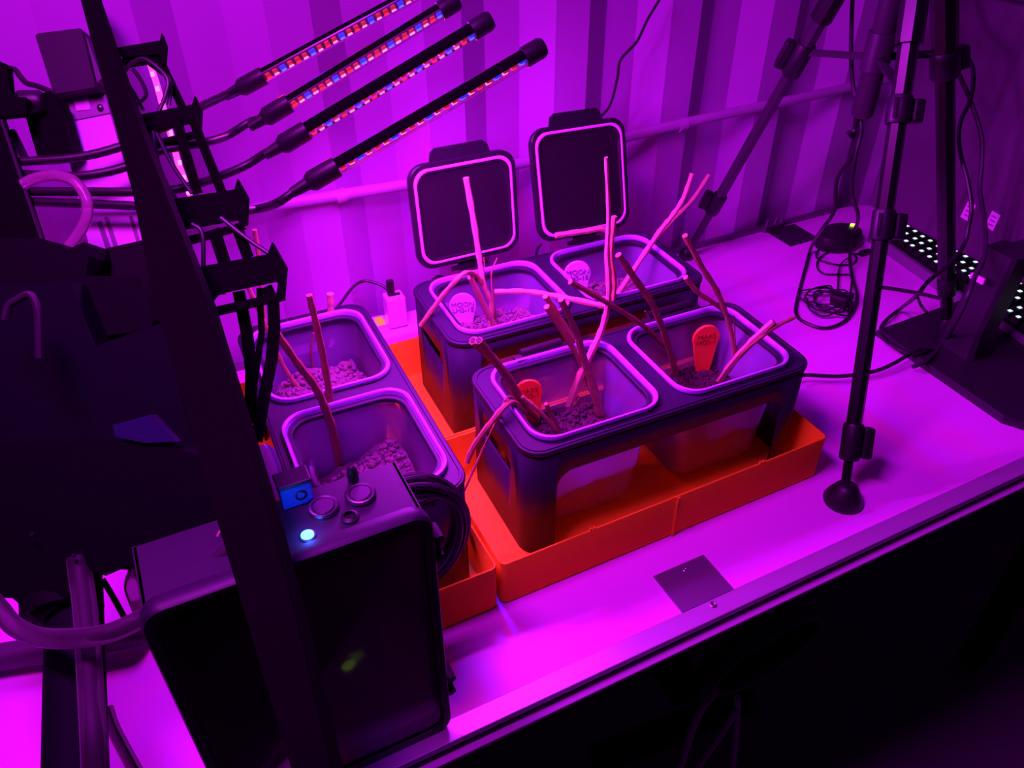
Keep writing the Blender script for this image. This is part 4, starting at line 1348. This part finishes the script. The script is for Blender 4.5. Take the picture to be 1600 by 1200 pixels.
for i, (pts, D_) in enumerate((
        ([(190, 118), (205, 100), (224, 92), (245, 105), (262, 125), (258, 150), (248, 175)], .85), ([(198, 128), (212, 150), (224, 172)], .85), ([(208, 108), (222, 128), (228, 150), (210, 166)], .855),
        ([(222, 92), (250, 112), (266, 128), (264, 165)], .858), ([(240, 205), (246, 250), (262, 290), (276, 312)], .80), ([(245, 208), (270, 258), (300, 302)], .80),
        ([(300, 350), (316, 365), (318, 420)], .755), ([(345, 340), (385, 372), (420, 396)], .76), ([(235, 212), (237, 240), (244, 276), (268, 305)], .805),
        ([(330, 470), (340, 458), (352, 456)], .705))):
    cable('rack_wire', [atd(x, y, D_) for x, y in pts], 0.0022, M_CABLE,
          ['black wire arching over the top bracket of the rack', 'short black wire slanting below the top bracket, left end', 'black wire hooked back to the beam below the top bracket',
           'black wire hugging the rack strap above the second bracket', 'black wire dropping left between the second and third bracket', 'black wire slanting right between the second and third bracket',
           'black wire hanging between third and lowest bracket, left side', 'black wire slanting down to the tip of the lowest bracket', 'leftmost wire between the second and third rack bracket',
           'stub of wire behind the left end of the lowest bracket'][i], 'wire')
# pink LED strip behind the rack
lsx = thing('led_strip', 'narrow pink LED strip glowing behind the cable rack', 'LED strip', atd(297, 305, 0.88))
obj('strip_board', MB().ribbon([(234, 100), (244, 130), (262, 195), (278, 255), (297, 305)], 9, 0.88, 0.002), M_STRIP, lsx, False)
for k in range(9):
    t_ = k / 8
    x = 237 + 56 * t_ ** 0.95
    y = 115 + 185 * t_
    obj('led', MB().pix([(x - 2.5, y - 3), (x + 2.5, y - 4), (x + 3.5, y + 3), (x - 1.5, y + 4)], 0.8775, 0.0022), M_PINK_LED, lsx, False)

# silver linear rail and its motor
rl = thing('linear_rail', 'silver linear rail with grooves under a black motor, upper left', 'rail', atd(180, 385, 0.84))
obj('rail_body', MB().pix([(84, 146), (158, 128), (232, 392), (145, 410)], [0.88, 0.88, 0.84, 0.84], 0.025), M_RAIL, rl, False)
for (a, b, c_, d_) in (((98, 184), (104, 183), (178, 402), (170, 404)), ((112, 180), (118, 178), (189, 400), (182, 401)), ((152, 172), (157, 170), (224, 394), (218, 395))):
    obj('rail_groove', MB().pix([a, b, c_, d_], [0.8785, 0.8785, 0.8385, 0.8385], 0.004), M_PLATE, rl, False)
ep = obj('end_plate', MB().pix([(84, 146), (158, 128), (172, 176), (100, 190)], 0.870, 0.006), mat('grey_end_plate', (0.34, 0.22, 0.36), 0.4, metal=0.4), rl, False)
obj('plate_slot', MB().pix([(110, 142), (134, 137), (141, 171), (120, 173)], 0.8690, 0.002), M_RAIL, ep, False)
for (x, y) in ((107, 176), (157, 168)):
    obj('screw', MB().lathe(atd(x, y, 0.8690), [(0.0034, 0), (0.0034, 0.0016), (0.0016, 0.003)], -FW, 12), M_STEEL, ep)
mt_ = thing('stepper_motor', 'square black motor on top of the silver rail', 'motor', atd(100, 146, 0.85))
obj('motor_body', MB().pix([(55, 56), (59, 52), (124, 44), (128, 50), (149, 136), (84, 147)], 0.85, 0.035), mat('motor_black', (0.012, 0.008, 0.014), 0.65), mt_, False)
obj('motor_flange', MB().pix([(126, 44), (136, 60), (159, 122), (149, 132)], 0.857, 0.03), mat('motor_grey', (0.09, 0.07, 0.10), 0.5), mt_, False)

# dark machinery left of the rail
mc = thing('machine_plate', 'black upright machine plate with a pale edge at the left border', 'panel', atd(20, 380, 0.80))
obj('plate', MB().pix([(-60, 100), (0, 96), (10, 100), (14, 140), (24, 152), (40, 152), (40, 178), (0, 182), (62, 372), (70, 400), (-60, 400)], 0.80, 0.010), M_BLACKM, mc, False)
obj('plate_edge', MB().pix([(0, 188), (3, 186), (66, 372), (62, 373)], 0.7985, 0.003), M_CABLE_P, mc, False)
mk = thing('motor_coupling', 'black cylinder block between the machine plate and silver rail', 'block', atd(80, 240, 0.83))
obj('block', MB().pix([(24, 152), (78, 143), (86, 150), (112, 236), (104, 244), (58, 244), (38, 176), (26, 174)], 0.83, 0.025), M_BLACKM, mk, False)
obj('block_cap', MB().lathe(atd(33, 160, 0.825), [(0.012, 0), (0.012, 0.02), (0.009, 0.024)], RT, 16), M_BLACK, mk)
cable('rack_wire', [atd(x, y, 0.84) for x, y in ((8, 108), (22, 108), (32, 120), (42, 130), (60, 135), (84, 145))], 0.0030, M_CABLE, 'thin black wire from the left border to the square motor', 'wire')
cable('rack_wire', [atd(x, y, 0.84) for x, y in ((18, 205), (28, 225), (38, 246))], 0.0042, M_CABLE, 'short black wire behind the machine plate edge', 'wire')
# clear hose arch
ha = thing('clear_hose', 'clear pinkish hose arching out of the dark carriage, upper left', 'hose', atd(110, 380, 0.75))
hp = [atd(x, y, 0.75) for x, y in ((36, 288), (55, 279), (85, 274), (115, 283), (134, 308), (136, 335), (126, 360), (108, 385))]
obj('hose_wall', MB().tube(smoothpath(hp, 6), 0.0052, 12), M_HOSE, ha)

# carriage: a cluster of dark blocks
cg_ = thing('gantry_carriage', 'big dark machine carriage filling the left foreground', 'machine', atd(150, 880, 0.66))
DK = mat('carriage_black', (0.0025, 0.002, 0.004), 0.7, spec=0.1)
DK2 = mat('carriage_plum', (0.006, 0.003, 0.007), 0.7, spec=0.1)
DK3 = mat('carriage_navy', (0.003, 0.0025, 0.007), 0.7, spec=0.1)
for nm, pts, D_, th_, m_ in (
        ('rear_cover', [(130, 396), (228, 374), (262, 520), (236, 520), (150, 545), (120, 540)], 0.72, 0.05, DK2),
        ('motor_cap', [(-40, 372), (60, 372), (92, 380), (104, 390), (132, 378), (138, 400), (132, 450), (100, 470), (-40, 470)], 0.68, 0.05, DK),
        ('upper_block', [(105, 430), (218, 432), (240, 500), (236, 512), (140, 530), (105, 540)], 0.67, 0.05, DK),
        ('main_housing', [(-60, 450), (110, 440), (150, 540), (250, 506), (258, 512), (300, 690), (345, 800), (352, 850), (230, 890), (-60, 890)], 0.645, 0.06, DK3),
        ('lower_block', [(-60, 690), (190, 690), (270, 700), (345, 720), (360, 800), (215, 860), (212, 880), (165, 900), (115, 880), (108, 930), (62, 972), (20, 935), (-60, 930)], 0.62, 0.05, DK)):
    obj(nm, MB().pix(pts, D_, th_), m_, cg_, False)
obj('blue_lit_panel', MB().pix([(176, 664), (236, 648), (275, 690), (225, 692), (180, 682)], 0.617, 0.01), M_BLUE_LIT, cg_, False, label='panel with painted blue light')  # blue light falling on this surface is put into its colour
obj('pale_hook', MB().tube(smoothpath([atd(x, y, 0.60) for x, y in ((8, 500), (14, 478), (28, 468), (46, 460), (56, 475), (60, 500), (61, 560))], 5), 0.003, 8), mat('dim_hose', (0.015, 0.008, 0.017), 0.6), cg_, label='dim curved hose')
obj('fan_ring', MB().tube([atd(290 + 38 * math.cos(a), 868 + 24 * math.sin(a), 0.60) for a in [k * math.pi / 12 for k in range(25)]], 0.003, 8), DK, cg_)
for x, y in ((50, 835), (115, 868), (48, 974)):
    obj('screw', MB().lathe(atd(x, y, 0.612), [(0.002, 0), (0.0015, 0.0012)], -FW, 8), M_STEEL, cg_)

# lower left: upright cylinder, hoses and cables in front of the lit table
uc_ = thing('upright_pump', 'dark upright cylinder rising from the bottom left border', 'pump', atd(115, 1200, 0.62))
obj('cylinder', MB().tube([atd(116, 925, 0.66), atd(118, 1210, 0.56), atd(119, 1260, 0.55)], 0.0215, 20), DK3, uc_)
obj('cylinder_cap', MB().tube([atd(95, 905, 0.655), atd(98, 960, 0.64)], 0.030, 20), DK, uc_)
cable('cloudy_hose', [atd(x, y, d_) for x, y, d_ in ((122, 870, .625), (126, 900, .62), (134, 960, .60), (140, 1050, .57), (146, 1140, .54), (150, 1230, .53))], 0.0085, M_HOSE_D, 'cloudy hose running down the dark upright cylinder', 'hose', seg=12)
cable('cloudy_hose', [atd(x, y, d_) for x, y, d_ in ((-20, 930, .62), (0, 952, .61), (22, 978, .60), (60, 995, .585), (110, 998, .565), (160, 992, .56), (205, 975, .565), (250, 948, .57), (300, 912, .575), (345, 870, .58), (385, 835, .585))], 0.0070, M_HOSE_D, 'cloudy hose sweeping from the left border over the control box', 'hose', seg=12)
cable('cloudy_hose', [atd(x, y, d_) for x, y, d_ in ((204, 850, .64), (214, 868, .64), (212, 892, .65), (206, 915, .66), (214, 940, .66), (222, 960, .67))], 0.0062, M_HOSE, 'short pinkish hose left of the control box', 'hose', seg=12)
cable('black_lead', [atd(x, y, .66) for x, y in ((160, 905), (178, 935), (196, 968))], 0.0024, M_CABLE, 'thin black lead left of the control box, upper one', 'wire')
cable('black_lead', [atz(x, y, .004) for x, y in ((172, 1105), (182, 1135), (200, 1170), (222, 1210))], 0.0032, M_CABLE, 'black lead lying on the table at the bottom left', 'wire')
rb = thing('rear_bar', 'dark round bar lying on the table at the left border', 'bar', atz(30, 1030, 0.0))
obj('bar', MB().tube([atz(-120, 1046, 0.02), atz(90, 1012, 0.02), atz(235, 985, 0.02)], 0.014, 14), mat('plum_bar', (0.07, 0.04, 0.08), 0.5), rb)
rg = MB().tube([atd(352 + 12 * math.cos(a), 843 + 16 * math.sin(a), 0.59) for a in [math.radians(120 + 150 * k / 10) for k in range(11)]], 0.0013, 8)
tag(obj('hook_ring', rg, mat('cream_ring', (0.55, 0.5, 0.3), 0.5)), 'small cream ring beside the dark beam above the control box', 'ring')
cup = MB()
cl_ = atd(418, 738, 0.64)
cax = (atd(430, 770, 0.64) - atd(410, 705, 0.64)).normalized()
cup.lathe(cl_ - cax * 0.022, [(0.006, 0), (0.0105, 0.006), (0.0115, 0.020), (0.0095, 0.036), (0.005, 0.044)], cax, 18)
tag(obj('clear_bulb', cup, clear('lilac_clear', (0.55, 0.42, 0.85), 0.6, 0.2, 0.5)), 'lilac translucent plastic bulb beside the blue jack housing', 'bulb')

# ------------------------------------------------------------------ dim things below the table edge
un = thing('cable_bundle', 'dark bundle of looped cables hanging under the table front', 'cable', (0.45, -0.23, -0.30))
UY = -0.215
loopc = aty(1190, 1010, UY)
for k in range(3):
    pts = [loopc + V((0.085 * math.cos(a) - 0.03 * math.sin(a), 0.012 * (k - 1), 0.042 * math.sin(a) + 0.028 * math.cos(a) - 0.004 * k)) for a in [2 * math.pi * j / 24 for j in range(25)]]
    obj('cable_loop', MB().tube(pts, 0.0075, 8, cap=False), M_CABLE, un)
obj('cable_knot', MB().tube([aty(1130, 1065, UY), aty(1165, 1030, UY), aty(1190, 985, UY)], [0.018, 0.026, 0.014], 10), M_BLACKM, un)
for i, pts in enumerate(([(1145, 1050), (1120, 1080), (1095, 1110), (1075, 1160), (1055, 1230)], [(1150, 1110), (1125, 1150), (1090, 1200), (1080, 1240)], [(1152, 1090), (1150, 1150), (1140, 1240)], [(1205, 955), (1200, 975), (1185, 1000)])):
    obj('hanging_lead', MB().tube(smoothpath([aty(x, y, UY + .004 * i) for x, y in pts], 6), 0.0052, 8), mat('grey_lead', (0.50, 0.26, 0.50), 0.5), un)
ub = thing('under_rail', 'dark cable tray bar hung below the table front edge', 'rail', aty(1060, 1150, UY + 0.03))
obj('rail', MB().loft([[aty(x, y, UY + 0.02) for x, y in ((930, 1185), (1180, 1085), (1190, 1110), (935, 1215))], [aty(x, y, UY + 0.02) + V((0, 0.02, 0)) for x, y in ((930, 1185), (1180, 1085), (1190, 1110), (935, 1215))]]), M_BLACKM, ub, False)
pbk = thing('power_brick', 'black power brick hanging under the table front edge', 'adapter', aty(1060, 1090, UY))
obj('brick_body', MB().loft([[aty(x, y, UY) for x, y in ((1030, 1040), (1070, 1018), (1098, 1070), (1092, 1095), (1055, 1105), (1028, 1065))], [aty(x, y, UY) + V((0, 0.04, 0)) for x, y in ((1030, 1040), (1070, 1018), (1098, 1070), (1092, 1095), (1055, 1105), (1028, 1065))]]), M_BLACKM, pbk, False)
obj('brick_lead', MB().tube(smoothpath([aty(1070, 1022, UY + .01), aty(1090, 1010, UY + .01), aty(1120, 1020, UY + .01), aty(1140, 1040, UY)], 6), 0.004, 8), M_CABLE, pbk)
cable('dangling_cable', [aty(x, y, -0.245) for x, y in ((672, 1168), (664, 1182), (650, 1200), (640, 1225))], 0.0035, M_CABLE, 'black cable dangling off the table edge under the control box', 'cable')
